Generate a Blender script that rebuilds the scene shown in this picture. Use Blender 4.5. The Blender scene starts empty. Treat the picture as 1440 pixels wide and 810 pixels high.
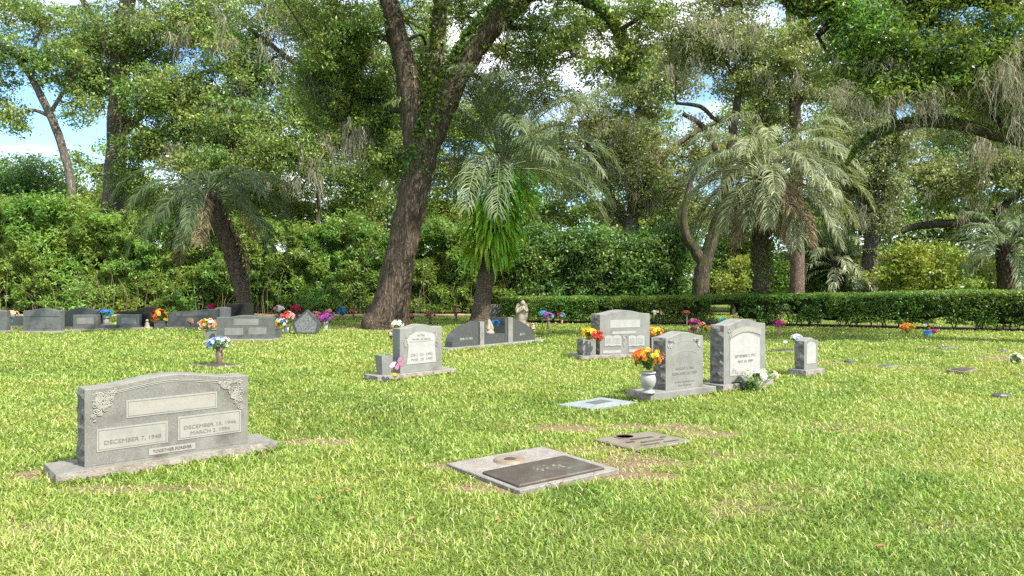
import bpy, math, random
import numpy as np
from mathutils import Vector, Matrix

random.seed(11)
rng = np.random.default_rng(11)
PI = math.pi
scene = bpy.context.scene
COL = scene.collection

# ------------------------------------------------------------------ survey of the place
F, YH, CX, CAMH = 1050.0, 390.0, 720.0, 1.55     # focal length (px of the 1440 photo), horizon row, centre, eye height


def P(x, y, d):
    return np.array([(x - CX) / F * d, d, CAMH + (YH - y) / F * d])


def G(x, y, h=0.0):
    z = F * (CAMH - h) / (y - YH)
    return np.array([(x - CX) / F * z, z, h])


# ------------------------------------------------------------------ materials
def new_mat(name):
    m = bpy.data.materials.new(name)
    m.use_nodes = True
    nt = m.node_tree
    for n in list(nt.nodes):
        nt.nodes.remove(n)
    out = nt.nodes.new('ShaderNodeOutputMaterial')
    return m, nt, out


def N(nt, t, **kw):
    n = nt.nodes.new(t)
    for k, v in kw.items():
        if k.startswith('i_'):
            key = k[2:].replace('_', ' ')
            n.inputs[key].default_value = v
        else:
            setattr(n, k, v)
    return n


def rgba(c):
    return (c[0], c[1], c[2], 1.0)


def ramp(nt, stops):
    r = nt.nodes.new('ShaderNodeValToRGB')
    el = r.color_ramp.elements
    while len(el) < len(stops):
        el.new(0.5)
    for e, (p, c) in zip(el, stops):
        e.position = p
        e.color = rgba(c)
    return r


def surf_mat(name, c1, c2, rough=0.6, scale=8.0, detail=6.0, bump=0.0, bump_scale=40.0, spec=0.4,
             speck=None, speck_scale=250.0, speck_amt=0.5, stain=None, stain_scale=3.0, stain_lo=0.52, stain_hi=0.7, metallic=0.0):
    m, nt, out = new_mat(name)
    L = nt.links
    tc = N(nt, 'ShaderNodeTexCoord')
    nz = N(nt, 'ShaderNodeTexNoise', i_Scale=scale, i_Detail=detail, i_Roughness=0.62)
    L.new(tc.outputs['Object'], nz.inputs['Vector'])
    rp = ramp(nt, [(0.3, c1), (0.7, c2)])
    L.new(nz.outputs['Fac'], rp.inputs['Fac'])
    col = rp.outputs['Color']
    if speck is not None:
        sp = N(nt, 'ShaderNodeTexNoise', i_Scale=speck_scale, i_Detail=3.0, i_Roughness=0.8)
        L.new(tc.outputs['Object'], sp.inputs['Vector'])
        sr = ramp(nt, [(0.5, (0, 0, 0)), (0.62, (1, 1, 1))])
        L.new(sp.outputs['Fac'], sr.inputs['Fac'])
        ml = N(nt, 'ShaderNodeMath', operation='MULTIPLY')
        ml.inputs[1].default_value = speck_amt
        L.new(sr.outputs['Color'], ml.inputs[0])
        mx = N(nt, 'ShaderNodeMixRGB')
        mx.inputs['Color2'].default_value = rgba(speck)
        L.new(ml.outputs[0], mx.inputs['Fac'])
        L.new(col, mx.inputs['Color1'])
        col = mx.outputs['Color']
    if stain is not None:
        sn = N(nt, 'ShaderNodeTexNoise', i_Scale=stain_scale, i_Detail=7.0, i_Roughness=0.7)
        L.new(tc.outputs['Object'], sn.inputs['Vector'])
        sr = ramp(nt, [(stain_lo, (0, 0, 0)), (stain_hi, (1, 1, 1))])
        L.new(sn.outputs['Fac'], sr.inputs['Fac'])
        ml = N(nt, 'ShaderNodeMath', operation='MULTIPLY')
        ml.inputs[1].default_value = 0.75
        L.new(sr.outputs['Color'], ml.inputs[0])
        mx = N(nt, 'ShaderNodeMixRGB')
        mx.inputs['Color2'].default_value = rgba(stain)
        L.new(ml.outputs[0], mx.inputs['Fac'])
        L.new(col, mx.inputs['Color1'])
        col = mx.outputs['Color']
    b = N(nt, 'ShaderNodeBsdfPrincipled')
    b.inputs['Roughness'].default_value = rough
    b.inputs['Specular IOR Level'].default_value = spec
    b.inputs['Metallic'].default_value = metallic
    L.new(col, b.inputs['Base Color'])
    if bump:
        bn = N(nt, 'ShaderNodeTexNoise', i_Scale=bump_scale, i_Detail=8.0, i_Roughness=0.65)
        L.new(tc.outputs['Object'], bn.inputs['Vector'])
        bp = N(nt, 'ShaderNodeBump')
        bp.inputs['Strength'].default_value = min(1.0, bump)
        bp.inputs['Distance'].default_value = 0.02
        L.new(bn.outputs['Fac'], bp.inputs['Height'])
        L.new(bp.outputs['Normal'], b.inputs['Normal'])
    L.new(b.outputs['BSDF'], out.inputs['Surface'])
    return m


def leaf_mat(name, dark, light, trans=0.40, rough=0.42, spec=0.45, third=None, hue=1.0, hue_scale=0.55):
    """Leaf colour runs from dark to light by the per-leaf attribute 'tint'; part of the light passes through."""
    m, nt, out = new_mat(name)
    L = nt.links
    at = N(nt, 'ShaderNodeAttribute', attribute_name='tint')
    stops = [(0.0, dark), (0.75, light), (1.0, third if third else light)]
    rp = ramp(nt, stops)
    L.new(at.outputs['Fac'], rp.inputs['Fac'])
    tc = N(nt, 'ShaderNodeTexCoord')
    nz = N(nt, 'ShaderNodeTexNoise', i_Scale=hue_scale, i_Detail=3.0)
    L.new(tc.outputs['Object'], nz.inputs['Vector'])
    fm = N(nt, 'ShaderNodeMath', operation='MULTIPLY'); fm.inputs[1].default_value = 57.3
    fr = N(nt, 'ShaderNodeMath', operation='FRACT')
    L.new(at.outputs['Fac'], fm.inputs[0]); L.new(fm.outputs[0], fr.inputs[0])
    h1 = N(nt, 'ShaderNodeMath', operation='MULTIPLY_ADD'); h1.inputs[1].default_value = 0.16 * hue; h1.inputs[2].default_value = 0.5 - 0.08 * hue - 0.025 * hue
    h2 = N(nt, 'ShaderNodeMath', operation='MULTIPLY_ADD'); h2.inputs[1].default_value = 0.05 * hue
    L.new(nz.outputs['Fac'], h1.inputs[0]); L.new(fr.outputs[0], h2.inputs[0]); L.new(h1.outputs[0], h2.inputs[2])
    v1 = N(nt, 'ShaderNodeMath', operation='MULTIPLY_ADD'); v1.inputs[1].default_value = 0.5; v1.inputs[2].default_value = 0.78
    L.new(fr.outputs[0], v1.inputs[0])
    hs = N(nt, 'ShaderNodeHueSaturation')
    L.new(h2.outputs[0], hs.inputs['Hue']); L.new(v1.outputs[0], hs.inputs['Value']); L.new(rp.outputs['Color'], hs.inputs['Color'])
    rp = hs
    b = N(nt, 'ShaderNodeBsdfPrincipled')
    b.inputs['Roughness'].default_value = rough
    b.inputs['Specular IOR Level'].default_value = spec
    L.new(rp.outputs['Color'], b.inputs['Base Color'])
    if trans > 0:
        t = N(nt, 'ShaderNodeBsdfTranslucent')
        mc = N(nt, 'ShaderNodeMixRGB', blend_type='MULTIPLY')
        mc.inputs['Fac'].default_value = 1.0
        mc.inputs['Color2'].default_value = (1.25, 1.2, 0.7, 1)
        L.new(rp.outputs['Color'], mc.inputs['Color1'])
        L.new(mc.outputs['Color'], t.inputs['Color'])
        mx = N(nt, 'ShaderNodeMixShader')
        mx.inputs['Fac'].default_value = trans
        L.new(b.outputs['BSDF'], mx.inputs[1])
        L.new(t.outputs['BSDF'], mx.inputs[2])
        L.new(mx.outputs['Shader'], out.inputs['Surface'])
    else:
        L.new(b.outputs['BSDF'], out.inputs['Surface'])
    return m


def bark_mat(name, c1, c2, moss=None, zs=0.18, scale=9.0, bump=0.9):
    m, nt, out = new_mat(name)
    L = nt.links
    tc = N(nt, 'ShaderNodeTexCoord')
    mp = N(nt, 'ShaderNodeMapping')
    mp.inputs['Scale'].default_value = (1, 1, zs)
    L.new(tc.outputs['Object'], mp.inputs['Vector'])
    nz = N(nt, 'ShaderNodeTexNoise', i_Scale=scale, i_Detail=8.0, i_Roughness=0.7, i_Distortion=0.4)
    L.new(mp.outputs['Vector'], nz.inputs['Vector'])
    fz = N(nt, 'ShaderNodeTexNoise', i_Scale=scale * 1.7, i_Detail=5.0, i_Roughness=0.6, i_Distortion=0.9)
    L.new(mp.outputs['Vector'], fz.inputs['Vector'])
    sb = N(nt, 'ShaderNodeMath', operation='SUBTRACT'); sb.inputs[1].default_value = 0.5
    L.new(fz.outputs['Fac'], sb.inputs[0])
    ab = N(nt, 'ShaderNodeMath', operation='ABSOLUTE'); L.new(sb.outputs[0], ab.inputs[0])
    ms = N(nt, 'ShaderNodeMath', operation='MULTIPLY', use_clamp=True); ms.inputs[1].default_value = 9.0
    L.new(ab.outputs[0], ms.inputs[0])
    hm = N(nt, 'ShaderNodeMath', operation='MULTIPLY_ADD'); hm.inputs[1].default_value = 0.45
    hh = N(nt, 'ShaderNodeMath', operation='MULTIPLY'); hh.inputs[1].default_value = 0.75
    L.new(nz.outputs['Fac'], hh.inputs[0])
    L.new(ms.outputs[0], hm.inputs[0]); L.new(hh.outputs[0], hm.inputs[2])
    rp = ramp(nt, [(0.30, c1), (0.88, c2)])
    L.new(hm.outputs[0], rp.inputs['Fac'])
    col = rp.outputs['Color']
    if moss:
        n2 = N(nt, 'ShaderNodeTexNoise', i_Scale=1.6, i_Detail=6.0, i_Roughness=0.7)
        L.new(tc.outputs['Object'], n2.inputs['Vector'])
        r2 = ramp(nt, [(0.5, (0, 0, 0)), (0.64, (1, 1, 1))])
        L.new(n2.outputs['Fac'], r2.inputs['Fac'])
        mx = N(nt, 'ShaderNodeMixRGB')
        mx.inputs['Color2'].default_value = rgba(moss)
        L.new(r2.outputs['Color'], mx.inputs['Fac'])
        L.new(col, mx.inputs['Color1'])
        col = mx.outputs['Color']
    b = N(nt, 'ShaderNodeBsdfPrincipled')
    b.inputs['Roughness'].default_value = 0.9
    b.inputs['Specular IOR Level'].default_value = 0.15
    L.new(col, b.inputs['Base Color'])
    bp = N(nt, 'ShaderNodeBump')
    bp.inputs['Strength'].default_value = bump
    bp.inputs['Distance'].default_value = 0.06
    L.new(hm.outputs[0], bp.inputs['Height'])
    L.new(bp.outputs['Normal'], b.inputs['Normal'])
    L.new(b.outputs['BSDF'], out.inputs['Surface'])
    return m


def plain(name, c, rough=0.6, spec=0.4, metallic=0.0):
    v = 0.82
    return surf_mat(name, tuple(k * v for k in c), c, rough=rough, scale=25, spec=spec, metallic=metallic)


M = {}
M['granite'] = surf_mat('grey_granite', (0.135, 0.136, 0.127), (0.225, 0.222, 0.206), rough=0.65, scale=3.5, detail=8, speck=(0.33, 0.33, 0.31), speck_scale=90, speck_amt=0.5, stain=(0.115, 0.105, 0.082), stain_scale=2.5, stain_lo=0.5, bump=0.12, bump_scale=160)
M['granite_old'] = surf_mat('weathered_grey_granite', (0.105, 0.105, 0.092), (0.195, 0.19, 0.168), rough=0.8, scale=3.5, detail=8, speck=(0.30, 0.295, 0.27), speck_scale=90, speck_amt=0.5, stain=(0.07, 0.06, 0.038), stain_scale=3.0, stain_lo=0.50, stain_hi=0.70, bump=0.2, bump_scale=120)
M['rock'] = surf_mat('rock_pitched_granite', (0.06, 0.057, 0.05), (0.27, 0.26, 0.235), rough=0.85, scale=11, bump=1.0, bump_scale=30, stain=(0.09, 0.07, 0.05), stain_scale=6)
M['rock_pink'] = surf_mat('rock_pitched_base', (0.17, 0.15, 0.13), (0.32, 0.29, 0.25), rough=0.9, scale=14, bump=1.0, bump_scale=45, stain=(0.20, 0.14, 0.10), stain_scale=6)
M['panel'] = surf_mat('frosted_panel_stone', (0.22, 0.21, 0.187), (0.32, 0.305, 0.275), rough=0.85, scale=5, detail=8, speck=(0.19, 0.18, 0.16), speck_scale=90, speck_amt=0.35, stain=(0.19, 0.15, 0.095), stain_scale=5, stain_lo=0.54, stain_hi=0.72)
M['panel_white'] = surf_mat('white_frosted_panel', (0.27, 0.268, 0.255), (0.345, 0.34, 0.325), rough=0.8, scale=9, speck=(0.46, 0.45, 0.43), speck_scale=120, speck_amt=0.3)
M['carve'] = surf_mat('carved_ornament_stone', (0.235, 0.225, 0.195), (0.34, 0.325, 0.285), rough=0.85, scale=30, stain=(0.2, 0.18, 0.14), stain_scale=18)
M['letter'] = plain('engraved_letter', (0.09, 0.085, 0.075), 0.9, 0.1)
M['letter_soft'] = plain('faded_letter', (0.175, 0.168, 0.15), 0.9, 0.1)
M['letter_pale'] = plain('pale_letter', (0.45, 0.45, 0.44), 0.9, 0.1)
M['dark_granite'] = surf_mat('polished_dark_granite', (0.04, 0.043, 0.043), (0.075, 0.079, 0.078), rough=0.28, scale=20, speck=(0.16, 0.165, 0.165), speck_scale=200, speck_amt=0.4, spec=0.5)
M['mid_granite'] = surf_mat('polished_mid_granite', (0.07, 0.076, 0.075), (0.125, 0.132, 0.128), rough=0.35, scale=9, speck=(0.19, 0.195, 0.19), speck_scale=120, speck_amt=0.45, stain=(0.05, 0.052, 0.048), stain_scale=3, spec=0.5)
M['black_granite'] = surf_mat('polished_black_granite', (0.012, 0.012, 0.013), (0.024, 0.024, 0.025), rough=0.12, scale=20, spec=0.5)
M['blue_granite'] = surf_mat('blue_grey_granite', (0.16, 0.19, 0.205), (0.24, 0.27, 0.285), rough=0.5, scale=8, speck=(0.33, 0.36, 0.38), speck_scale=160, speck_amt=0.5)
M['concrete'] = surf_mat('exposed_aggregate_slab', (0.16, 0.15, 0.135), (0.28, 0.265, 0.24), rough=0.9, scale=12, speck=(0.10, 0.09, 0.08), speck_scale=60, speck_amt=0.8, bump=0.4, bump_scale=90, stain=(0.24, 0.20, 0.15), stain_scale=5)
M['bronze'] = surf_mat('aged_bronze', (0.068, 0.056, 0.046), (0.115, 0.095, 0.078), rough=0.45, scale=8, bump=0.15, bump_scale=70, metallic=0.4, stain=(0.12, 0.13, 0.105), stain_scale=4)
M['bronze_green'] = surf_mat('greened_bronze', (0.15, 0.125, 0.095), (0.22, 0.195, 0.15), rough=0.6, scale=7, bump=0.25, bump_scale=60, metallic=0.25, stain=(0.14, 0.17, 0.14), stain_scale=4)
M['bronze_tan'] = surf_mat('tan_bronze_ring', (0.17, 0.13, 0.095), (0.25, 0.20, 0.15), rough=0.6, scale=20, metallic=0.2)
M['bronze_vase'] = plain('brown_metal_vase', (0.13, 0.085, 0.065), 0.5, 0.4)
M['tan_vase'] = plain('tan_metal_vase', (0.36, 0.22, 0.13), 0.5, 0.4)
M['urn'] = surf_mat('grey_stone_urn', (0.24, 0.235, 0.23), (0.36, 0.35, 0.34), rough=0.45, scale=9, speck=(0.45, 0.44, 0.43), speck_scale=140, speck_amt=0.4)
M['statue'] = surf_mat('weathered_statue_stone', (0.20, 0.175, 0.12), (0.44, 0.39, 0.29), rough=0.9, scale=9, bump=0.3, bump_scale=40)
M['statue_pale'] = surf_mat('pale_figurine_stone', (0.21, 0.175, 0.15), (0.38, 0.33, 0.285), rough=0.9, scale=16)
M['pink_stone'] = surf_mat('pinkish_pedestal', (0.36, 0.27, 0.21), (0.48, 0.37, 0.30), rough=0.9, scale=12)
M['stem'] = plain('flower_stem_green', (0.07, 0.15, 0.03), 0.6)
M['wire'] = plain('black_cable', (0.06, 0.06, 0.06), 0.6)
M['teal'] = plain('teal_metal', (0.02, 0.14, 0.15), 0.4)
M['soil'] = surf_mat('bare_soil_mulch', (0.10, 0.07, 0.05), (0.24, 0.18, 0.13), rough=0.95, scale=9, bump=0.8, bump_scale=40)
M['leaf_litter'] = surf_mat('pinkish_leaf_litter', (0.26, 0.16, 0.11), (0.44, 0.30, 0.22), rough=0.95, scale=3, speck=(0.14, 0.08, 0.05), speck_scale=30, speck_amt=0.7, bump=0.8, bump_scale=25)
M['dark_mulch'] = surf_mat('dark_mulch', (0.045, 0.03, 0.022), (0.12, 0.08, 0.06), rough=0.95, scale=6, speck=(0.2, 0.14, 0.1), speck_scale=25, speck_amt=0.4, bump=0.8, bump_scale=25)  # dark brown standing in for the shade under the clipped hedge

M['bark_oak'] = bark_mat('live_oak_bark', (0.022, 0.017, 0.012), (0.17, 0.13, 0.095), scale=10, zs=0.16)
M['bark_grey'] = bark_mat('grey_bark', (0.07, 0.058, 0.048), (0.24, 0.21, 0.175), scale=9)
M['bark_mossy'] = bark_mat('mossy_bark', (0.035, 0.028, 0.02), (0.15, 0.12, 0.09), moss=(0.08, 0.10, 0.02), scale=8)
M['bark_pine'] = bark_mat('reddish_pine_bark', (0.08, 0.055, 0.045), (0.30, 0.21, 0.17), zs=0.35, scale=12)
M['bark_palm'] = bark_mat('palm_trunk_bark', (0.055, 0.04, 0.03), (0.23, 0.18, 0.135), zs=2.4, scale=7)
M['bark_dark'] = bark_mat('dark_mossy_limb_bark', (0.02, 0.018, 0.012), (0.09, 0.075, 0.055), moss=(0.06, 0.075, 0.02), scale=9)

M['lf_oak'] = leaf_mat('live_oak_leaf', (0.067, 0.115, 0.026), (0.212, 0.293, 0.067), third=(0.383, 0.457, 0.118))
M['lf_left'] = leaf_mat('left_oak_leaf', (0.084, 0.143, 0.038), (0.253, 0.349, 0.090), third=(0.505, 0.552, 0.160))
M['lf_yellow'] = leaf_mat('yellow_green_leaf', (0.103, 0.155, 0.029), (0.277, 0.346, 0.069), third=(0.415, 0.454, 0.115))
M['lf_olive'] = leaf_mat('olive_oak_leaf', (0.123, 0.155, 0.058), (0.298, 0.348, 0.130), third=(0.490, 0.522, 0.213))
M['lf_silver'] = leaf_mat('silvery_leaf', (0.117, 0.150, 0.068), (0.254, 0.301, 0.138), third=(0.417, 0.457, 0.231))
M['lf_magnolia'] = leaf_mat('glossy_broad_leaf', (0.061, 0.114, 0.028), (0.210, 0.320, 0.061), rough=0.35, spec=0.45, trans=0.42, third=(0.441, 0.549, 0.110))
M['lf_dark'] = leaf_mat('dark_shrub_leaf', (0.052, 0.115, 0.030), (0.152, 0.274, 0.071), third=(0.323, 0.483, 0.122))
M['lf_far'] = leaf_mat('far_tree_leaf', (0.095, 0.153, 0.045), (0.246, 0.345, 0.089), third=(0.418, 0.497, 0.134))
M['lf_bamboo'] = leaf_mat('bamboo_leaf', (0.072, 0.140, 0.024), (0.226, 0.350, 0.067), third=(0.412, 0.501, 0.123))
M['lf_hedge'] = leaf_mat('clipped_hedge_leaf', (0.045, 0.094, 0.017), (0.165, 0.265, 0.045), third=(0.361, 0.453, 0.091))
M['lf_brightbush'] = leaf_mat('bright_bush_leaf', (0.11, 0.17, 0.025), (0.27, 0.35, 0.06), third=(0.42, 0.47, 0.12))
M['lf_ivy'] = leaf_mat('ivy_leaf', (0.035, 0.083, 0.013), (0.130, 0.218, 0.030), third=(0.260, 0.354, 0.060))
M['lf_palm_c'] = leaf_mat('blue_green_palm_frond', (0.085, 0.121, 0.060), (0.189, 0.238, 0.125), trans=0.28, rough=0.5, spec=0.22, hue=0.4, third=(0.330, 0.368, 0.201))
M['lf_palm_r'] = leaf_mat('pale_green_palm_frond', (0.10, 0.13, 0.06), (0.25, 0.29, 0.16), trans=0.28, rough=0.5, spec=0.22, hue=0.4, third=(0.42, 0.44, 0.28))
M['lf_palm_l'] = leaf_mat('dark_green_palm_frond', (0.035, 0.055, 0.022), (0.095, 0.14, 0.055), trans=0.28, rough=0.5, spec=0.22, hue=0.4, third=(0.17, 0.22, 0.12))
M['lf_dead'] = leaf_mat('dead_palm_frond', (0.16, 0.10, 0.06), (0.34, 0.25, 0.17), trans=0.15, rough=0.8, spec=0.1, third=(0.46, 0.38, 0.29))
M['lf_fern'] = leaf_mat('hanging_fern_frond', (0.095, 0.220, 0.014), (0.278, 0.509, 0.035), trans=0.4, third=(0.407, 0.600, 0.057))
M['lf_moss'] = leaf_mat('spanish_moss', (0.16, 0.155, 0.115), (0.32, 0.31, 0.24), trans=0.35, rough=0.95, spec=0.02, third=(0.44, 0.42, 0.33), hue=0.3)
M['lf_plant'] = leaf_mat('flower_foliage', (0.05, 0.12, 0.02), (0.13, 0.25, 0.04), third=(0.25, 0.38, 0.08))
M['core'] = plain('dense_shaded_twig_mass', (0.03, 0.04, 0.015), 0.95, 0.05)  # backing colour with the shade inside the hedges put into it
M['grass'] = leaf_mat('lawn_blade', (0.075, 0.155, 0.02), (0.305, 0.40, 0.075), trans=0.36, rough=0.45, spec=0.35, third=(0.54, 0.48, 0.25), hue=0.5)


def petal_mat(name, c, c2=None):
    d = c2 if c2 else tuple(k * 0.7 for k in c)
    return leaf_mat(name, d, c, trans=0.25, rough=0.7, spec=0.15, hue=0.3)


PET = {
    'orange': petal_mat('orange_petal', (0.88, 0.42, 0.10), (0.80, 0.16, 0.02)),
    'yellow': petal_mat('yellow_petal', (0.85, 0.62, 0.05), (0.80, 0.42, 0.03)),
    'red': petal_mat('red_petal', (0.70, 0.05, 0.05), (0.45, 0.01, 0.02)),
    'coral': petal_mat('coral_petal', (0.78, 0.18, 0.15), (0.60, 0.08, 0.08)),
    'pink': petal_mat('pale_pink_petal', (0.80, 0.45, 0.45), (0.70, 0.28, 0.32)),
    'crimson': petal_mat('crimson_petal', (0.62, 0.02, 0.12), (0.4, 0.01, 0.06)),
    'magenta': petal_mat('magenta_petal', (0.72, 0.06, 0.45), (0.5, 0.02, 0.25)),
    'purple': petal_mat('purple_petal', (0.45, 0.10, 0.58), (0.22, 0.04, 0.34)),
    'blue': petal_mat('blue_petal', (0.06, 0.26, 0.72), (0.02, 0.10, 0.45)),
    'paleblue': petal_mat('pale_blue_petal', (0.36, 0.50, 0.85), (0.18, 0.28, 0.62)),
    'white': petal_mat('white_petal', (0.85, 0.85, 0.82), (0.70, 0.70, 0.66)),
    'teal': petal_mat('teal_petal', (0.08, 0.42, 0.52), (0.03, 0.22, 0.32)),
    'peach': petal_mat('peach_petal', (0.75, 0.48, 0.36), (0.6, 0.33, 0.24)),
    'brown': petal_mat('faded_brown_petal', (0.42, 0.25, 0.22), (0.28, 0.14, 0.12)),
}


# ------------------------------------------------------------------ mesh helpers
class Geo:
    def __init__(self):
        self.v, self.f, self.mi = [], [], []

    def add(self, vs, fs, mi=0):
        o = len(self.v)
        self.v.extend([tuple(float(c) for c in p) for p in vs])
        self.f.extend([tuple(o + i for i in f) for f in fs])
        self.mi.extend([mi] * len(fs))

    def box(self, x0, x1, y0, y1, z0, z1, mi=0):
        vs = [(x0, y0, z0), (x1, y0, z0), (x1, y1, z0), (x0, y1, z0), (x0, y0, z1), (x1, y0, z1), (x1, y1, z1), (x0, y1, z1)]
        self.add(vs, [(0, 3, 2, 1), (4, 5, 6, 7), (0, 1, 5, 4), (1, 2, 6, 5), (2, 3, 7, 6), (3, 0, 4, 7)], mi)

    def prism(self, poly, y0, y1, mi=0):
        """poly: list of (x, z), extruded from y0 to y1."""
        n = len(poly)
        vs = [(x, y0, z) for x, z in poly] + [(x, y1, z) for x, z in poly]
        fs = [tuple(range(n)), tuple(range(2 * n - 1, n - 1, -1))]
        for i in range(n):
            j = (i + 1) % n
            fs.append((j, i, n + i, n + j))
        self.add(vs, fs, mi)

    def grid(self, fn, nu, nv, nrm=None, amp=0.0, mi=0):
        vs = []
        for j in range(nv + 1):
            for i in range(nu + 1):
                p = np.array(fn(i / nu, j / nv), float)
                if amp and 0 < i < nu and 0 < j < nv:
                    p = p + np.array(nrm) * amp * (random.random() ** 1.3)
                vs.append(p)
        fs = []
        for j in range(nv):
            for i in range(nu):
                a = j * (nu + 1) + i
                q = (a, a + 1, a + nu + 2, a + nu + 1)
                if amp and random.random() < 0.5:
                    fs += [(q[0], q[1], q[2]), (q[0], q[2], q[3])]
                elif amp:
                    fs += [(q[0], q[1], q[3]), (q[1], q[2], q[3])]
                else:
                    fs.append(q)
        self.add(vs, fs, mi)

    def lathe(self, prof, c=(0, 0, 0), n=20, mi=0, sx=1.0, sy=1.0):
        vs, fs = [], []
        for r, z in prof:
            for k in range(n):
                a = 2 * PI * k / n
                vs.append((c[0] + r * math.cos(a) * sx, c[1] + r * math.sin(a) * sy, c[2] + z))
        for j in range(len(prof) - 1):
            for k in range(n):
                k2 = (k + 1) % n
                fs.append((j * n + k, j * n + k2, (j + 1) * n + k2, (j + 1) * n + k))
        fs.append(tuple(range(n - 1, -1, -1)))
        fs.append(tuple((len(prof) - 1) * n + k for k in range(n)))
        self.add(vs, fs, mi)

    def tube(self, pts, rad, n=8, mi=0, rough=0.0, flare=None):
        vs, fs = tube_np(pts, rad, n, rough, flare)
        self.add(vs, [tuple(q) for q in fs], mi)

    def ball(self, c, r, n=10, m=7, mi=0):
        prof = []
        r = np.array(r if hasattr(r, '__len__') else (r, r, r), float)
        for j in range(m + 1):
            t = -PI / 2 + PI * j / m
            prof.append((max(1e-4, math.cos(t)), math.sin(t)))
        vs, fs = [], []
        for q, z in prof:
            for k in range(n):
                a = 2 * PI * k / n
                vs.append((c[0] + q * r[0] * math.cos(a), c[1] + q * r[1] * math.sin(a), c[2] + z * r[2]))
        for j in range(m):
            for k in range(n):
                k2 = (k + 1) % n
                fs.append((j * n + k, j * n + k2, (j + 1) * n + k2, (j + 1) * n + k))
        self.add(vs, fs, mi)

    def build(self, name, mats, parent=None, smooth=False):
        me = bpy.data.meshes.new(name)
        me.from_pydata(self.v, [], self.f)
        for m in (mats if isinstance(mats, (list, tuple)) else [mats]):
            me.materials.append(m)
        me.polygons.foreach_set('material_index', self.mi)
        if smooth:
            me.polygons.foreach_set('use_smooth', [True] * len(self.f))
        me.update()
        return link(name, me, parent)


def link(name, data, parent=None):
    o = bpy.data.objects.new(name, data)
    COL.objects.link(o)
    if parent is not None:
        o.parent = parent
    return o


def tube_np(pts, rad, n=8, rough=0.0, flare=None):
    pts = np.array(pts, float)
    rad = np.array(rad, float)
    k = len(pts)
    tan = np.gradient(pts, axis=0)
    tan /= np.linalg.norm(tan, axis=1)[:, None] + 1e-9
    ref = np.array([0.0, 1.0, 0.0])
    vs = []
    ang = np.linspace(0, 2 * PI, n, endpoint=False)
    for i in range(k):
        t = tan[i]
        r0 = ref if abs(t @ ref) < 0.9 else np.array([1.0, 0, 0])
        a = np.cross(t, r0); a /= np.linalg.norm(a)
        b = np.cross(t, a)
        rr = np.full(n, rad[i])
        if rough:
            rr = rr * (1 + rough * (rng.random(n) - 0.5))
        if flare is not None:
            rr = rr * (1 + flare(i / (k - 1)) * (0.5 + 0.5 * np.cos(ang * 5 + 0.7)))
        vs.append(pts[i] + np.outer(np.cos(ang) * rr, a) + np.outer(np.sin(ang) * rr, b))
    V = np.concatenate(vs)
    q = []
    for i in range(k - 1):
        for j in range(n):
            j2 = (j + 1) % n
            q.append((i * n + j, i * n + j2, (i + 1) * n + j2, (i + 1) * n + j))
    return V, np.array(q)


def spline(pts, m=4):
    """Catmull-Rom through rows of pts (any columns)."""
    p = np.array(pts, float)
    if len(p) < 3:
        t = np.linspace(0, 1, m + 1)[:, None]
        return p[0] * (1 - t) + p[-1] * t
    e = np.vstack([2 * p[0] - p[1], p, 2 * p[-1] - p[-2]])
    out = []
    for i in range(1, len(e) - 2):
        for s in range(m):
            t = s / m
            out.append(0.5 * ((2 * e[i]) + (e[i + 1] - e[i - 1]) * t + (2 * e[i - 1] - 5 * e[i] + 4 * e[i + 1] - e[i + 2]) * t * t
                              + (3 * e[i] - e[i - 1] - 3 * e[i + 1] + e[i + 2]) * t ** 3))
    out.append(p[-1])
    return np.array(out)


def mesh_np(name, V, Q, mat, parent=None, tint=None, smooth=False):
    """V (n,3), Q (m,k) -> one object; tint: per-face float attribute."""
    V = np.asarray(V, np.float32)
    Q = np.asarray(Q, np.int32)
    me = bpy.data.meshes.new(name)
    m, k = Q.shape
    me.vertices.add(len(V))
    me.vertices.foreach_set('co', V.ravel())
    me.loops.add(m * k)
    me.loops.foreach_set('vertex_index', Q.ravel())
    me.polygons.add(m)
    me.polygons.foreach_set('loop_start', np.arange(0, m * k, k, dtype=np.int32))
    me.materials.append(mat)
    if tint is not None:
        a = me.attributes.new('tint', 'FLOAT', 'FACE')
        a.data.foreach_set('value', np.clip(tint, 0, 1).astype(np.float32))
    if smooth:
        me.polygons.foreach_set('use_smooth', np.ones(m, dtype=bool))
    me.update(calc_edges=True)
    me.validate()
    return link(name, me, parent)


def tag(o, label=None, cat=None, group=None, kind=None):
    if label: o['label'] = label
    if cat: o['category'] = cat
    if group: o['group'] = group
    if kind: o['kind'] = kind
    return o


def thing(name, label, cat, loc=(0, 0, 0), rotz=0.0, group=None):
    o = bpy.data.objects.new(name, None)
    COL.objects.link(o)
    o.empty_display_size = 0.1
    o.location = [float(c) for c in loc]
    o.rotation_euler = (0, 0, rotz)
    return tag(o, label, cat, group)


# value noise on numpy arrays
_tab = rng.random((256, 256))


def vnoise(x, y):
    x = np.asarray(x, float); y = np.asarray(y, float)
    xi = np.floor(x).astype(int); yi = np.floor(y).astype(int)
    fx = x - xi; fy = y - yi
    fx = fx * fx * (3 - 2 * fx); fy = fy * fy * (3 - 2 * fy)
    g = lambda a, b: _tab[a % 256, b % 256]
    return (g(xi, yi) * (1 - fx) + g(xi + 1, yi) * fx) * (1 - fy) + (g(xi, yi + 1) * (1 - fx) + g(xi + 1, yi + 1) * fx) * fy


def fbm(x, y, o=4):
    s, a, t = 0.0, 1.0, 0.0
    for k in range(o):
        s = s + a * vnoise(x * 2 ** k + 17.3 * k, y * 2 ** k + 5.1 * k)
        t += a
        a *= 0.55
    return s / t


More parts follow.
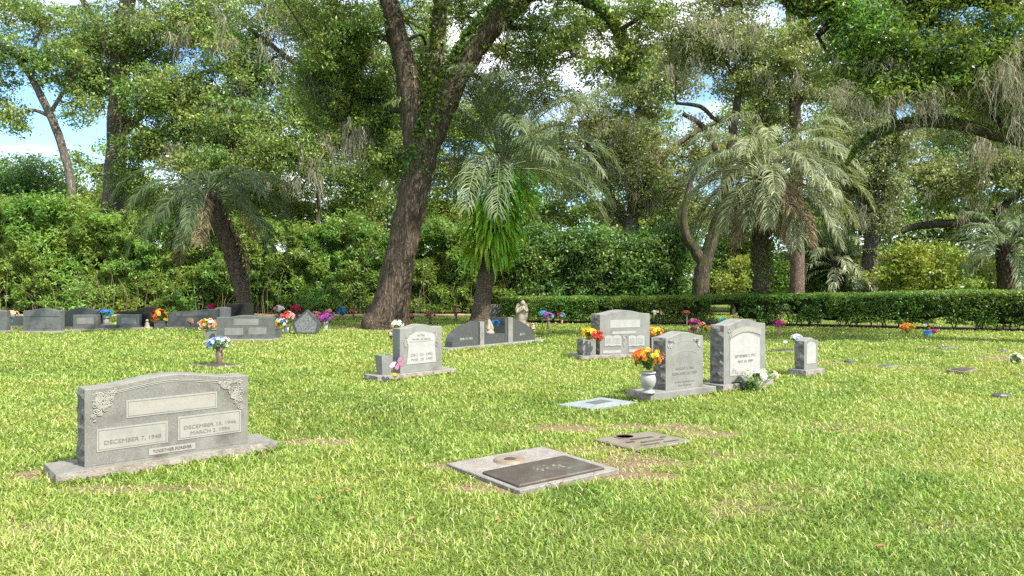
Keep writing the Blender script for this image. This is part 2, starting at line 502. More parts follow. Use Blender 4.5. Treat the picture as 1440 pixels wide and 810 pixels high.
# ------------------------------------------------------------------ leaves
def unit(a):
    return a / (np.linalg.norm(a, axis=-1, keepdims=True) + 1e-9)


def leaf_quads(pos, length, width, up=0.5, dirs=None):
    """Rhombic leaves, slightly folded, around the points pos."""
    n = len(pos)
    nr = unit(rng.normal(size=(n, 3)) + np.array([0, 0, up]))
    d = rng.normal(size=(n, 3)) if dirs is None else dirs + rng.normal(size=(n, 3)) * 0.35
    d = unit(d - nr * np.sum(d * nr, axis=1, keepdims=True))
    s = np.cross(nr, d)
    ln = length * (0.7 + 0.6 * rng.random((n, 1)))
    wd = width * (0.7 + 0.6 * rng.random((n, 1)))
    V = np.empty((n, 4, 3))
    V[:, 0] = pos - d * ln * 0.5
    V[:, 1] = pos + s * wd * 0.5 - d * ln * 0.05 + nr * wd * 0.15
    V[:, 2] = pos + d * ln * 0.5 - nr * ln * 0.08
    V[:, 3] = pos - s * wd * 0.5 - d * ln * 0.05 + nr * wd * 0.15
    Q = np.arange(n * 4).reshape(n, 4)
    return V.reshape(-1, 3), Q


def clump_leaves(centres, radii, per, length, width, up=0.4, spread=0.5):
    """Sprays of leaves round twig ends; returns verts, quads, tint."""
    n = len(centres)
    cnt = per
    idx = np.repeat(np.arange(n), cnt)
    off = rng.normal(size=(len(idx), 3)) * np.array([1, 1, 0.62]) * 0.55
    pos = centres[idx] + off * radii[idx][:, None]
    V, Q = leaf_quads(pos, length, width, up)
    ct = rng.random(n) ** 1.4
    tint = np.clip(0.42 * ct[idx] + 0.58 * rng.random(len(idx)) ** 1.2, 0, 1)
    return V, Q, tint


def ellipsoid_points(n, bias=0.45):
    u = unit(rng.normal(size=(n, 3)))
    r = rng.random((n, 1)) ** bias
    return u * r


def moss_geo(anchors, lens, strands, width, spread):
    Vs, Qs, T = [], [], []
    o = 0
    for a, ln in zip(anchors, lens):
        k = strands
        for s in range(k):
            st = a + rng.normal(size=3) * np.array([spread, spread, spread * 0.5])
            l = ln * (0.35 + 0.75 * rng.random())
            seg = 6
            w = width * (0.6 + 0.9 * rng.random())
            ang = rng.random() * PI
            side = np.array([math.cos(ang), math.sin(ang), 0.0])
            x = st.copy()
            drift = rng.normal(size=3) * 0.12 * np.array([1, 1, 0])
            pts = []
            for j in range(seg + 1):
                t = j / seg
                ww = w * (1 - t) ** 0.6 * (0.55 + 0.9 * rng.random()) + 0.004
                pts.append(x - side * ww * 0.5)
                pts.append(x + side * ww * 0.5)
                x = x + np.array([0, 0, -l / seg]) + drift * l / seg + rng.normal(size=3) * 0.05 * np.array([1, 1, 0.3])
            Vs.append(np.array(pts))
            Qs.append(np.array([(o + 2 * j, o + 2 * j + 1, o + 2 * j + 3, o + 2 * j + 2) for j in range(seg)]))
            T.append(np.full(seg, rng.random()))
            o += 2 * (seg + 1)
    return np.concatenate(Vs), np.concatenate(Qs), np.concatenate(T)


def merge(parts):
    Vs, Qs, Ts = [], [], []
    o = 0
    for p in parts:
        Vs.append(p[0]); Qs.append(p[1] + o); o += len(p[0])
        if len(p) > 2: Ts.append(p[2])
    return np.concatenate(Vs), np.concatenate(Qs), (np.concatenate(Ts) if Ts else None)


def tree(name, label, base, d, limbs, blobs, leaf, lmat, bark, group=None, moss=(), k=2.6, twig=0.35, clump=14.0,
         flare=0.0, up=0.4, ivy=None, cat='tree', link_blobs=True):
    """limbs: lists of (px, py, r_px[, depth offset]); blobs: (px, py, rx_px, ry_px[, depth offset, depth radius m, density])."""
    leaf = (leaf[0] * 0.84, leaf[1] * 0.84)
    bx = np.array([(base[0] - CX) / F * d, d, 0.0])
    root = thing(name, label, cat, bx, 0, group)
    px = d / F
    parts = []
    nodes = []
    for li, lb in enumerate(limbs):
        rows = [(p[0], p[1], p[2], p[3] if len(p) > 3 else 0.0) for p in lb]
        sp = spline(rows, 6)
        pts = np.array([P(r[0], r[1], d + r[3]) for r in sp])
        if li == 0:
            pts[0, 2] = -0.1
        wob = rng.normal(size=pts.shape) * (sp[:, 2:3] * px * 0.035)
        pts = pts + wob
        rad = np.maximum(sp[:, 2] * px, 0.012)
        fl = None
        if li == 0 and flare:
            fl = lambda t: flare * max(0.0, 1 - t * 5) ** 1.5 + 0.06
        parts.append(tube_np(pts, rad, 18 if li == 0 else 10, 0.12, fl))
        nodes.append(np.hstack([pts, rad[:, None]]))
    nodes = np.vstack(nodes) if nodes else np.zeros((0, 4))
    crown, anchors = [], []
    for b in blobs:
        x, y, rx, ry = b[:4]
        dd = b[4] if len(b) > 4 else 0.0
        rd = b[5] if len(b) > 5 else min(rx, 1.6 * ry) * px
        den = b[6] if len(b) > 6 else 1.0
        dc = d + dd
        c = P(x, y, dc)
        R = np.array([rx, 0, ry]) * (dc / F); R[1] = rd
        area = PI * rx * ry * (dc / d) ** 2
        lpx = leaf[0] / px * leaf[1] / px * 0.5 * 0.5
        nl = int(1.3 * k * den * area / lpx)
        per = 46
        nc = max(4, nl // per)
        cc = c + ellipsoid_points(nc, 0.5) * R
        ok = cc[:, 2] > 0.15
        cc = cc[ok]
        if len(cc) == 0: continue
        rr = clump * px * (0.6 + 0.8 * rng.random(len(cc)))
        crown.append(clump_leaves(cc, rr, per, leaf[0], leaf[1], up))
        if len(nodes) and link_blobs:
            j = np.argmin(np.linalg.norm(nodes[:, :3] - c, axis=1) + 0.3 * np.maximum(0, nodes[:, 2] - c[2]))
            s = nodes[j, :3]
            r0 = min(nodes[j, 3] * 0.6, 0.06 + 0.025 * np.linalg.norm(R))
            mid = (s + c) * 0.5 + np.array([0, 0, 0.12 * np.linalg.norm(c - s)]) + rng.normal(size=3) * 0.15
            q = spline([s, mid, c], 5)
            parts.append(tube_np(q, np.linspace(r0, r0 * 0.45, len(q)), 7, 0.1))
            pick = rng.random(len(cc)) < twig * min(1.0, 90 / len(cc))
            for e in cc[pick]:
                m2 = (c + e) * 0.5 + rng.normal(size=3) * 0.12 * np.linalg.norm(e - c)
                q = spline([c, m2, e], 3)
                parts.append(tube_np(q, np.linspace(r0 * 0.35, 0.008, len(q)), 4))
        anchors.append(cc)
    if parts:
        V, Q, _ = merge([(p[0] - bx, p[1]) for p in parts])
        mesh_np('trunk', V, Q, bark, root, smooth=True)
    if crown:
        V, Q, T = merge(crown)
        mesh_np('crown', V - bx, Q, lmat, root, T)
    if moss:
        for (x0, x1, y0, y1, ln, n, dd) in moss:
            a = np.array([P(x0 + (x1 - x0) * random.random(), y0 + (y1 - y0) * random.random(), d + dd + random.uniform(-0.8, 0.8)) for _ in range(n)])
            l = np.array([ln * px * (0.4 + 0.8 * random.random()) for _ in range(n)])
            V, Q, T = moss_geo(a, l * 0.85, 13, 0.7 * px, 2.6 * px)
            mesh_np('spanish_moss', V - bx, Q, M['lf_moss'], root, T)
    if ivy:
        iv = []
        for (lb, y0, y1, rpx, n, sz, side) in ivy:
            rows = [(p[0], p[1], p[2], p[3] if len(p) > 3 else 0.0) for p in lb]
            sp = spline(rows, 8)
            t = rng.random(n) * (len(sp) - 1)
            i0 = np.minimum(t.astype(int), len(sp) - 2)
            fr = (t - i0)[:, None]
            rw = sp[i0] * (1 - fr) + sp[i0 + 1] * fr
            pts = np.array([P(r[0], r[1], d + r[3]) for r in rw])
            u = unit(rng.normal(size=(n, 3)) + np.array(side))
            pts = pts + u * (rw[:, 2:3] * px * (0.95 + rpx * rng.random((n, 1)) ** 2))
            V, Q = leaf_quads(pts, sz, sz * 0.6, 0.3)
            iv.append((V, Q, rng.random(n)))
        V, Q, T = merge(iv)
        mesh_np('ivy', V - bx, Q, M['lf_ivy'], root, T)
    return root


# ------------------------------------------------------------------ palms
def frond_geo(origin, az, el, L, droop, nl, ll, lw, hang, Vs, Qs, Ts, off, rach):
    seg = 14
    d = np.array([math.cos(az) * math.cos(el), math.sin(az) * math.cos(el), math.sin(el)])
    side0 = np.array([-math.sin(az), math.cos(az), 0.0])
    x = np.array(origin, float)
    pts = [x.copy()]
    dirs = [d.copy()]
    tw = rng.normal() * 0.1
    for s in range(seg):
        x = x + d * L / seg
        d = d + np.array([0, 0, -droop / seg * (0.5 + 1.3 * s / seg)]) + side0 * tw / seg
        d = d / np.linalg.norm(d)
        pts.append(x.copy()); dirs.append(d.copy())
    pts = np.array(pts); dirs = np.array(dirs)
    rach.append(tube_np(pts, np.linspace(0.028, 0.006, len(pts)), 4))
    base_t = rng.random() * 0.55
    for sgn in (-1, 1):
        t = np.linspace(0.2, 1.0, nl) + rng.normal(size=nl) * 0.004
        t = np.clip(t, 0.15, 1.0)
        f = t * seg
        i0 = np.minimum(f.astype(int), seg - 1)
        fr = (f - i0)[:, None]
        p = pts[i0] * (1 - fr) + pts[i0 + 1] * fr
        dd = unit(dirs[i0] * (1 - fr) + dirs[i0 + 1] * fr)
        sd = unit(np.cross(dd, np.array([0, 0, 1.0])) + 1e-6) * sgn
        upv = unit(np.cross(sd, dd) * sgn)
        prof = (np.sin(np.clip((t - 0.08) / 0.95, 0, 1) * PI) ** 0.6 * 0.85 + 0.15)[:, None]
        ln = ll * prof * (0.85 + 0.3 * rng.random((nl, 1)))
        ln = ln * (0.8 + 0.4 * rng.random((nl, 1)))
        o1 = unit(dd * 0.8 + sd * 0.75 + upv * 0.35 + rng.normal(size=(nl, 3)) * 0.13)
        m1 = p + o1 * ln * 0.34
        o2 = unit(o1 + np.array([0, 0, -0.6 * hang]) + rng.normal(size=(nl, 3)) * 0.14)
        m2 = m1 + o2 * ln * 0.34
        o3 = unit(o2 + np.array([0, 0, -1.1 * hang]) + rng.normal(size=(nl, 3)) * 0.12)
        m3 = m2 + o3 * ln * 0.36
        wv = unit(np.cross(o1, upv + rng.normal(size=(nl, 3)) * 0.35)) * lw * 0.5
        V = np.stack([p - wv * 0.6, p + wv * 0.6, m1 - wv, m1 + wv, m2 - wv * 0.85, m2 + wv * 0.85, m3 - wv * 0.12, m3 + wv * 0.12], axis=1)
        Vs.append(V.reshape(-1, 3))
        b = off[0] + np.arange(nl)[:, None] * 8
        Qs.append(np.concatenate([b + np.array([0, 1, 3, 2]), b + np.array([2, 3, 5, 4]), b + np.array([4, 5, 7, 6])]))
        tt = np.clip(base_t + 0.5 * rng.random(nl), 0, 1)
        Ts.append(np.concatenate([tt, tt, tt]))
        off[0] += nl * 8


def palm(name, label, d, trunk, crown, nf, L, el_rng, droop, mat, seed_t=0, ll=0.62, lw=0.03, hang=0.7, nl=42, dead=0, group=None,
         boots=True, extra=None, dead_L=0.8, ang=None):
    bx = np.array([(trunk[0][0] - CX) / F * d, d, 0.0])
    root = thing(name, label, 'palm tree', bx, 0, group)
    px = d / F
    sp = spline([(p[0], p[1], p[2]) for p in trunk], 8)
    pts = np.array([P(r[0], r[1], d) for r in sp])
    pts[0, 2] = -0.1
    par = [tube_np(pts, sp[:, 2] * px * (1 + 0.05 * np.sin(np.arange(len(sp)) * 2.4)), 14, 0.16)]
    V, Q, _ = merge([(p[0] - bx, p[1]) for p in par])
    tr = mesh_np('trunk', V, Q, M['bark_palm'], root, smooth=True)
    if boots:                                     # old leaf bases up the trunk
        bo = []
        n = 110
        for i in range(n):
            t = (0.25 + 0.75 * i / n) * (len(sp) - 1)
            i0 = min(int(t), len(sp) - 2)
            q = pts[i0] * (1 - (t - i0)) + pts[i0 + 1] * (t - i0)
            r = sp[i0, 2] * px
            a = i * 2.4
            u = np.array([math.cos(a), math.sin(a), 0])
            bo.append(tube_np([q + u * r * 0.8, q + u * (r + 0.05) + np.array([0, 0, 0.10]), q + u * (r + 0.08) + np.array([0, 0, 0.24])], [0.055, 0.045, 0.012], 5))
        V, Q, _ = merge([(p[0] - bx, p[1]) for p in bo])
        mesh_np('leaf_bases', V, Q, M['bark_palm'], root)
    c = P(crown[0], crown[1], d)

    def fronds(n, Lr, el0, el1, dr, pname, mt, hg, ring):
        Vs, Qs, Ts, off, rach = [], [], [], [0], []
        for i in range(n):
            az = i * 2.39996 + random.uniform(-0.25, 0.25)
            t = (i + 0.5) / n
            el = el0 + (el1 - el0) * t + random.uniform(-0.12, 0.12)
            o = c + np.array([math.cos(az) * 0.14, math.sin(az) * 0.14, -0.55 + 0.6 * (1 - abs(2 * t - 1)) * 0 + 0.55 * t]) * ring
            frond_geo(o, az, el, Lr * random.uniform(0.82, 1.12), dr * random.uniform(0.8, 1.2), nl, ll, lw, hg, Vs, Qs, Ts, off, rach)
        V = np.concatenate(Vs) - bx; Q = np.concatenate(Qs); T = np.concatenate(Ts)
        cr = mesh_np(pname, V, Q, mt, root, T)
        V, Q, _ = merge([(p[0] - bx, p[1]) for p in rach])
        mesh_np('frond_stalks', V, Q, mt, cr, np.full(len(Q), 0.8))
        return cr
    fronds(nf, L, el_rng[0], el_rng[1], droop, 'crown', mat, hang, 1.0)
    if dead:
        fronds(dead, L * dead_L, -0.9, -0.2, 1.4, 'dead_fronds', M['lf_dead'], 1.0, 1.0)
    return root, bx, c


# ------------------------------------------------------------------ flowers
def bloom_np(r, petals=7):
    """One blossom as rhombic petals in two whorls, facing +Z."""
    V, T = [], []
    for lay, (tilt, rr, k) in enumerate(((0.25, 1.0, petals), (0.75, 0.75, petals), (1.25, 0.45, max(4, petals - 2)))):
        for i in range(k):
            a = 2 * PI * (i + 0.5 * lay) / k + random.uniform(-0.15, 0.15)
            d = np.array([math.cos(a) * math.cos(tilt), math.sin(a) * math.cos(tilt), math.sin(tilt)])
            s = np.array([-math.sin(a), math.cos(a), 0])
            L = r * rr * random.uniform(0.9, 1.1)
            w = L * 0.42
            dn = np.array([0, 0, -0.1 * L])
            V += [np.zeros(3), d * L * 0.6 + s * w, d * L + dn, d * L * 0.6 - s * w]
            T.append(random.random())
    V = np.array(V)
    return V, np.arange(len(V)).reshape(-1, 4), np.array(T)


def rot_to(n):
    return np.array(Vector((0, 0, 1)).rotation_difference(Vector(n)).to_matrix())


def bouquet(label, x, ytop, ybot, hw, d, cols, n, br, group=None, near=False, stem_to=None, leaf=0.06, leaves=60, foliage_drop=0.35, name='flower_bouquet', cat='flowers'):
    px = d / F
    c = P(x, 0.5 * (ytop + ybot), d)
    rx, rz = hw * px, 0.5 * (ybot - ytop) * px
    z0 = c[2] - rz * (1 + foliage_drop)
    base = np.array([c[0], d, z0 if stem_to is None else stem_to])
    root = thing(name, label, cat, base, random.uniform(0, 1) * 0, group)
    cl = c - base
    by_col = {k: [] for k in cols}
    heads = []
    for i in range(n):
        col = cols[int(len(cols) * (i + 0.5) / n)] if not isinstance(cols, dict) else None
        u = unit(rng.normal(size=3) + np.array([0, 0, 0.55]))
        # colours lie in loose bands across the bouquet
        p = cl + u * np.array([rx, rx * 0.9, rz]) * (0.78 + 0.25 * random.random())
        heads.append((p, u))
    heads.sort(key=lambda h: h[0][0] + random.uniform(-0.6, 0.6) * rx)
    meshes = {}
    for i, (p, u) in enumerate(heads):
        col = cols[min(len(cols) - 1, int(len(cols) * i / len(heads)))]
        by_col[col].append((p, u))
    for col, hs in by_col.items():
        if not hs: continue
        if near:
            V, Q, T = bloom_np(br)
            first = mesh_np('bloom', V, Q, PET[col], root, T)
            for j, (p, u) in enumerate(hs):
                o = first if j == 0 else first.copy()
                if j: COL.objects.link(o)
                o.parent = root
                o.location = p.tolist()
                o.rotation_mode = 'QUATERNION'
                o.rotation_quaternion = Vector((0, 0, 1)).rotation_difference(Vector(u.tolist()))
                s = random.uniform(0.8, 1.15)
                o.scale = (s, s, s)
        else:
            pp = []
            for p, u in hs:
                V, Q, T = bloom_np(br, 6)
                pp.append((V @ rot_to(u).T + p, Q, T))
            V, Q, T = merge(pp)
            mesh_np('blossom', V, Q, PET[col], root, T)
    lp = cl + np.array([0, 0, -rz * 0.35]) + ellipsoid_points(leaves) * np.array([rx * 0.9, rx * 0.8, rz * 0.85])
    V, Q = leaf_quads(lp, leaf, leaf * 0.4, 0.3)
    mesh_np('foliage', V, Q, M['lf_plant'], root, rng.random(leaves))
    g = Geo()
    for p, u in heads[::2]:
        q = spline([np.array([random.uniform(-.1, .1) * rx, random.uniform(-.1, .1) * rx, 0.0]), np.array([p[0] * 0.4, p[1] * 0.4, p[2] * 0.55]), p], 3)
        g.tube(q, np.full(len(q), 0.003), 4)
    g.build('stalk', M['stem'], root)
    return root


def vase(label, x, ytop, ybot, w_top, w_bot, d, mat, group=None, name='flower_vase', square=False, z_on=None, rot=0.65):
    px = d / F
    z1 = CAMH + (YH - ytop) * px
    z0 = CAMH + (YH - ybot) * px if z_on is None else z_on
    root = thing(name, label, 'vase', ((x - CX) * px, d, z0), rot, group)
    h = z1 - z0
    a, b = w_top * px * 0.5, w_bot * px * 0.5
    g = Geo()
    n = 4 if square else 18
    s = 1.414 if square else 1.0
    g.lathe([(b * s, 0), (b * s * 1.02, h * 0.1), (a * s, h), (a * s * 0.85, h), (a * s * 0.8, h * 0.7)], n=n)
    if square:
        ang = PI / 4
        g.v = [(vx * math.cos(ang) - vy * math.sin(ang), vx * math.sin(ang) + vy * math.cos(ang), vz) for vx, vy, vz in g.v]
    g.build('vase_body', mat, root, smooth=not square)
    g = Geo()
    g.lathe([(a * s * 1.0, h), (a * s * 1.1, h + 0.003), (a * s * 1.1, h + 0.014), (a * s * 0.86, h + 0.014)], n=n)
    if square:
        g.v = [(vx * math.cos(ang) - vy * math.sin(ang), vx * math.sin(ang) + vy * math.cos(ang), vz) for vx, vy, vz in g.v]
    g.build('rim', mat, root)
    return root


# ------------------------------------------------------------------ headstones
def serp(hs, rise, k=1.0):
    return lambda u: hs + rise * (0.5 + 0.5 * math.cos(PI * max(-1, min(1, (2 * u - 1) * k))))


def arc(hs, rise):
    return lambda u: hs + rise * (1 - (2 * u - 1) ** 2)


def block(g, W, T, z0, tz, rock='', amp=0.02, c=0.006, x0=0.0, y0=0.0, nu=30, mi=0, mr=1, cell=0.045):
    """A stone block, its top edge tz(u); sides named in rock (l r f b) are pitched rock faces."""
    Hm = tz(0.5) - z0
    nz = max(3, int(Hm / cell)); ny = max(3, int(T / cell)); nx = max(3, int(W / cell))
    zb = lambda u, v: z0 + v * (tz(u) - c - z0)
    for s, y, nrm in (('f', y0, (0, -1, 0)), ('b', y0 + T, (0, 1, 0))):
        fl = (lambda y: (lambda u, v: (x0 + W * u, y, zb(u, v))))(y)
        r = s in rock
        g.grid(fl, nx if r else nu, nz if r else 1, nrm, amp if r else 0, mr if r else mi)
    for s, x, nrm in (('l', x0, (-1, 0, 0)), ('r', x0 + W, (1, 0, 0))):
        u0 = 0.0 if s == 'l' else 1.0
        fl = (lambda x, u0: (lambda u, v: (x, y0 + T * u, zb(u0, v))))(x, u0)
        r = s in rock
        g.grid(fl, ny if r else 1, nz if r else 1, nrm, amp if r else 0, mr if r else mi)
    g.grid(lambda u, v: (x0 + c + (W - 2 * c) * u, y0 + c + (T - 2 * c) * v, tz(u)), nu, 1, mi=mi)
    g.grid(lambda u, v: (x0 + W * u + (c - 2 * c * u) * v, y0 + c * v, tz(u) - c + c * v), nu, 1, mi=mi)
    g.grid(lambda u, v: (x0 + W * u + (c - 2 * c * u) * v, y0 + T - c * v, tz(u) - c + c * v), nu, 1, mi=mi)
    g.grid(lambda u, v: (x0 + c * v, y0 + c * v + (T - 2 * c * v) * u, tz(0) - c + c * v), 1, 1, mi=mi)
    g.grid(lambda u, v: (x0 + W - c * v, y0 + c * v + (T - 2 * c * v) * u, tz(1) - c + c * v), 1, 1, mi=mi)


def text_mesh(cu, parent, width=None):
    tmp = bpy.data.objects.new('inscription', cu)
    COL.objects.link(tmp)
    me = bpy.data.meshes.new_from_object(tmp.evaluated_get(bpy.context.evaluated_depsgraph_get()))
    bpy.data.objects.remove(tmp)
    bpy.data.curves.remove(cu)
    co = np.empty(len(me.vertices) * 3); me.vertices.foreach_get('co', co); co = co.reshape(-1, 3)
    if width and len(co):
        co[:, 0] *= width / (co[:, 0].max() - co[:, 0].min())
        me.vertices.foreach_set('co', co.ravel()); me.update()
    return link('inscription', me, parent)


class Stone:
    """A headstone: Empty at the ground under the front left corner of its tablet, x along the face, y to the back."""

    def __init__(self, label, fl, ang, W, T, zb, H, rise, name='headstone', group=None, mats=('granite', 'rock'), rock='lr', over=(0.1, 0.1, 0.08, 0.08),
                 base_mats=('granite', 'rock_pink'), base_rock='lrfb', top=None, cat='headstone', amp=0.022, k=1.0, base=True):
        o = G(fl[0], fl[1], zb)
        self.o, self.zb, self.W, self.T, self.H = o, zb, W, T, H
        self.dir = np.array([math.cos(ang), math.sin(ang)])
        self.root = thing(name, label, cat, (o[0], o[1], 0), ang, group)
        self.tz = top if top else serp(zb + H, rise, k)
        if base:
            ux, uy = np.array([math.cos(ang), math.sin(ang)]), np.array([-math.sin(ang), math.cos(ang)])
            EDGES.append(np.array([o[:2] + ux * a_ + uy * b_ for a_, b_ in ((-over[0], -over[2]), (W + over[1], -over[2]), (W + over[1], T + over[3]), (-over[0], T + over[3]))]))
            g = Geo()
            l, r, f, b = over
            block(g, W + l + r, T + f + b, -0.06, lambda u: zb, base_rock, 0.016, 0.004, -l, -f, nu=2, cell=0.05)
            g.build('base', [M[m] for m in base_mats], self.root)
        g = Geo()
        block(g, W, T, zb + 0.002 if base else -0.05, self.tz, rock, amp, nu=36)
        self.tablet = g.build('tablet', [M[m] for m in mats], self.root)

    def uv(self, x, y):
        t = (x - CX) / F
        s = (t * self.o[1] - self.o[0]) / (self.dir[0] - t * self.dir[1])
        Z = self.o[1] + s * self.dir[1]
        return s, CAMH - (y - YH) * Z / F

    def panel(self, name, x0, y0, x1, y1, mat='panel', border=True, depth=0.004):
        """Panel from left-top pixel (x0,y0) to left-bottom (x0,y1), right edge at pixel column x1."""
        s0, z1 = self.uv(x0, y0); _, z0 = self.uv(x0, y1); s1, _ = self.uv(x1, y0)
        return self.rect(name, s0, s1, z0, z1, mat, border, depth)

    def rect(self, name, s0, s1, z0, z1, mat='panel', border=True, depth=0.004):
        g = Geo()
        g.box(s0, s1, -depth, 0.01, z0, z1)
        p = g.build(name, M[mat], self.root)
        if border:
            b = 0.012
            g = Geo()
            w = 0.004
            for (a0, a1, c0, c1) in ((s0 + b, s1 - b, z1 - b - w, z1 - b), (s0 + b, s1 - b, z0 + b, z0 + b + w), (s0 + b, s0 + b + w, z0 + b + w, z1 - b - w), (s1 - b - w, s1 - b, z0 + b + w, z1 - b - w)):
                g.box(a0, a1, -depth - 0.0015, 0, c0, c1)
            g.build('border', M['granite_old'], p)
        self.last = (p, s0, s1, z0, z1, depth)
        return p

    def text(self, body, s, z, size, mat='letter', parent=None, depth=0.004, width=None):
        cu = bpy.data.curves.new('inscription', 'FONT')
        cu.body = body
        cu.size = size
        cu.align_x = 'CENTER'
        cu.align_y = 'CENTER'
        cu.extrude = 0.0008
        cu.resolution_u = 3
        cu.materials.append(M[mat])
        o = text_mesh(cu, parent if parent else self.root, width)
        o.location = (s, -depth - 0.0022, z)
        o.rotation_euler = (PI / 2, 0, 0)
        return o


def curls(g, cx, cz, r, depth, turns=1.4, flip=1, rad=0.0042):
    pts = []
    a0 = random.random() * 6.28
    for i in range(14):
        t = i / 13
        a = a0 + flip * turns * 2 * PI * t
        q = r * (1 - 0.75 * t)
        pts.append((cx + q * math.cos(a), -depth, cz + q * math.sin(a)))
    g.tube(pts, np.full(14, rad), 5)


def ornament(st, tri, n, parent, mat='carve', r=(0.018, 0.038)):
    """Carved leaf scrolls filling a triangle of the stone's face."""
    g = Geo()
    a, b, c = [np.array(p) for p in tri]
    for i in range(n):
        u, v = random.random(), random.random()
        if u + v > 1: u, v = 1 - u, 1 - v
        p = a + (b - a) * u + (c - a) * v
        curls(g, p[0], p[1], random.uniform(*r), 0.004, flip=random.choice((-1, 1)))
    for i in range(n):
        u, v = random.random(), random.random()
        if u + v > 1: u, v = 1 - u, 1 - v
        p = a + (b - a) * u + (c - a) * v
        an = random.random() * 6.28
        l = random.uniform(*r) * 1.1
        dx, dz = math.cos(an) * l, math.sin(an) * l
        ex, ez = -dz * 0.35, dx * 0.35
        g.add([(p[0], -0.002, p[1]), (p[0] + dx * .5 + ex, -0.003, p[1] + dz * .5 + ez), (p[0] + dx, -0.002, p[1] + dz), (p[0] + dx * .5 - ex, -0.003, p[1] + dz * .5 - ez), (p[0] + dx * .5, -0.012, p[1] + dz * .5)],
              [(0, 1, 4), (1, 2, 4), (2, 3, 4), (3, 0, 4)])
    return g.build('carved_ornament', M[mat], parent)

# ================================================================== THE GROUND
SOIL = [  # x px, y px, rx m, ry m, strength
    (78, 668, 0.35, 0.16, 1.0), (200, 688, 0.7, 0.10, 0.6), (445, 622, 0.45, 0.13, 0.9), (380, 640, 0.4, 0.10, 0.6), (308, 514, 0.5, 0.25, 0.8),
    (640, 655, 0.22, 0.12, 0.9), (680, 688, 0.32, 0.14, 0.7), (880, 668, 0.40, 0.20, 0.9), (905, 655, 0.45, 0.16, 0.9), (800, 603, 0.30, 0.16, 1.0), (935, 601, 0.55, 0.18, 0.8),
    (990, 610, 0.3, 0.15, 0.9), (850, 632, 0.45, 0.14, 0.55), (770, 670, 0.4, 0.12, 0.5), (1040, 715, 0.35, 0.2, 0.55), (1100, 690, 0.5, 0.2, 0.45), (1050, 640, 0.5, 0.2, 0.4), (900, 645, 0.3, 0.1, 0.7),
    (1110, 508, 0.5, 0.25, 0.7), (1165, 510, 0.4, 0.2, 0.7), (1350, 524, 0.7, 0.3, 0.5), (1410, 505, 0.6, 0.5, 0.8), (1320, 489, 0.7, 0.4, 0.5), (1250, 515, 0.6, 0.3, 0.5),
    (560, 555, 0.6, 0.2, 0.35), (300, 585, 0.6, 0.2, 0.3), (700, 545, 0.5, 0.2, 0.3), (1180, 600, 0.8, 0.3, 0.4), (160, 600, 0.4, 0.2, 0.4), (1330, 740, 0.4, 0.2, 0.35),
    (930, 760, 0.35, 0.18, 0.35), (40, 745, 0.25, 0.1, 0.5), (600, 760, 0.25, 0.1, 0.3), (1290, 655, 0.5, 0.2, 0.35), (540, 462, 1.6, 0.7, 0.8), (675, 455, 0.8, 0.6, 0.5),
]
SOILW = [(G(a, b)[0], G(a, b)[1], c, d_, e) for a, b, c, d_, e in SOIL]


def soil_at(x, y):
    s = np.zeros_like(x)
    wob = 1.7 * (fbm(x * 4, y * 4) - 0.5)
    for cx, cy, rx, ry, st in SOILW:
        r = np.sqrt(((x - cx) / rx) ** 2 + ((y - cy) / ry) ** 2) + wob
        s = np.maximum(s, 0.85 * st * np.clip(1.6 - 1.1 * r, 0, 1))
    s = np.maximum(s, 0.22 * np.clip((fbm(x * 1.6 + 31, y * 1.6 + 7) - 0.62) * 6, 0, 1))
    return s


xs = np.concatenate([[-900, -300, -120, -60, -36, -28, -22, -18], np.arange(-15, 18.01, 0.12), [19, 22, 26, 32, 40, 60, 120, 300, 900]])
ys = np.concatenate([[-300, -100, -30, -8, 0, 2.0], np.arange(3.0, 27.01, 0.12), [28, 30, 33, 37, 42, 50, 70, 120, 300, 900]])
XX, YY = np.meshgrid(xs, ys)
ZZ = 0.0 * XX
nxg, nyg = len(xs), len(ys)
V = np.stack([XX.ravel(), YY.ravel(), ZZ.ravel()], axis=1)
a = (np.arange(nyg - 1)[:, None] * nxg + np.arange(nxg - 1)[None, :]).ravel()
Q = np.stack([a, a + 1, a + nxg + 1, a + nxg], axis=1)
m, nt, out = new_mat('lawn_ground')
L = nt.links
tc = N(nt, 'ShaderNodeTexCoord')
n1 = N(nt, 'ShaderNodeTexNoise', i_Scale=1.3, i_Detail=6.0, i_Roughness=0.65)
n2 = N(nt, 'ShaderNodeTexNoise', i_Scale=45.0, i_Detail=5.0, i_Roughness=0.75)
L.new(tc.outputs['Object'], n1.inputs['Vector']); L.new(tc.outputs['Object'], n2.inputs['Vector'])
g1 = ramp(nt, [(0.3, (0.075, 0.115, 0.022)), (0.55, (0.13, 0.165, 0.04)), (0.75, (0.20, 0.19, 0.07))])
L.new(n2.outputs['Fac'], g1.inputs['Fac'])
s1 = ramp(nt, [(0.34, (0.06, 0.04, 0.025)), (0.5, (0.19, 0.13, 0.09)), (0.66, (0.38, 0.29, 0.21))])
L.new(n2.outputs['Fac'], s1.inputs['Fac'])
at = N(nt, 'ShaderNodeAttribute', attribute_name='soil')
ad = N(nt, 'ShaderNodeMath', operation='ADD')
mu = N(nt, 'ShaderNodeMath', operation='MULTIPLY_ADD'); mu.inputs[1].default_value = 0.5; mu.inputs[2].default_value = -0.25
L.new(n1.outputs['Fac'], mu.inputs[0])
L.new(at.outputs['Fac'], ad.inputs[0]); L.new(mu.outputs[0], ad.inputs[1])
mr = ramp(nt, [(0.15, (0, 0, 0)), (0.5, (1, 1, 1))])
L.new(ad.outputs[0], mr.inputs['Fac'])
mx = N(nt, 'ShaderNodeMixRGB')
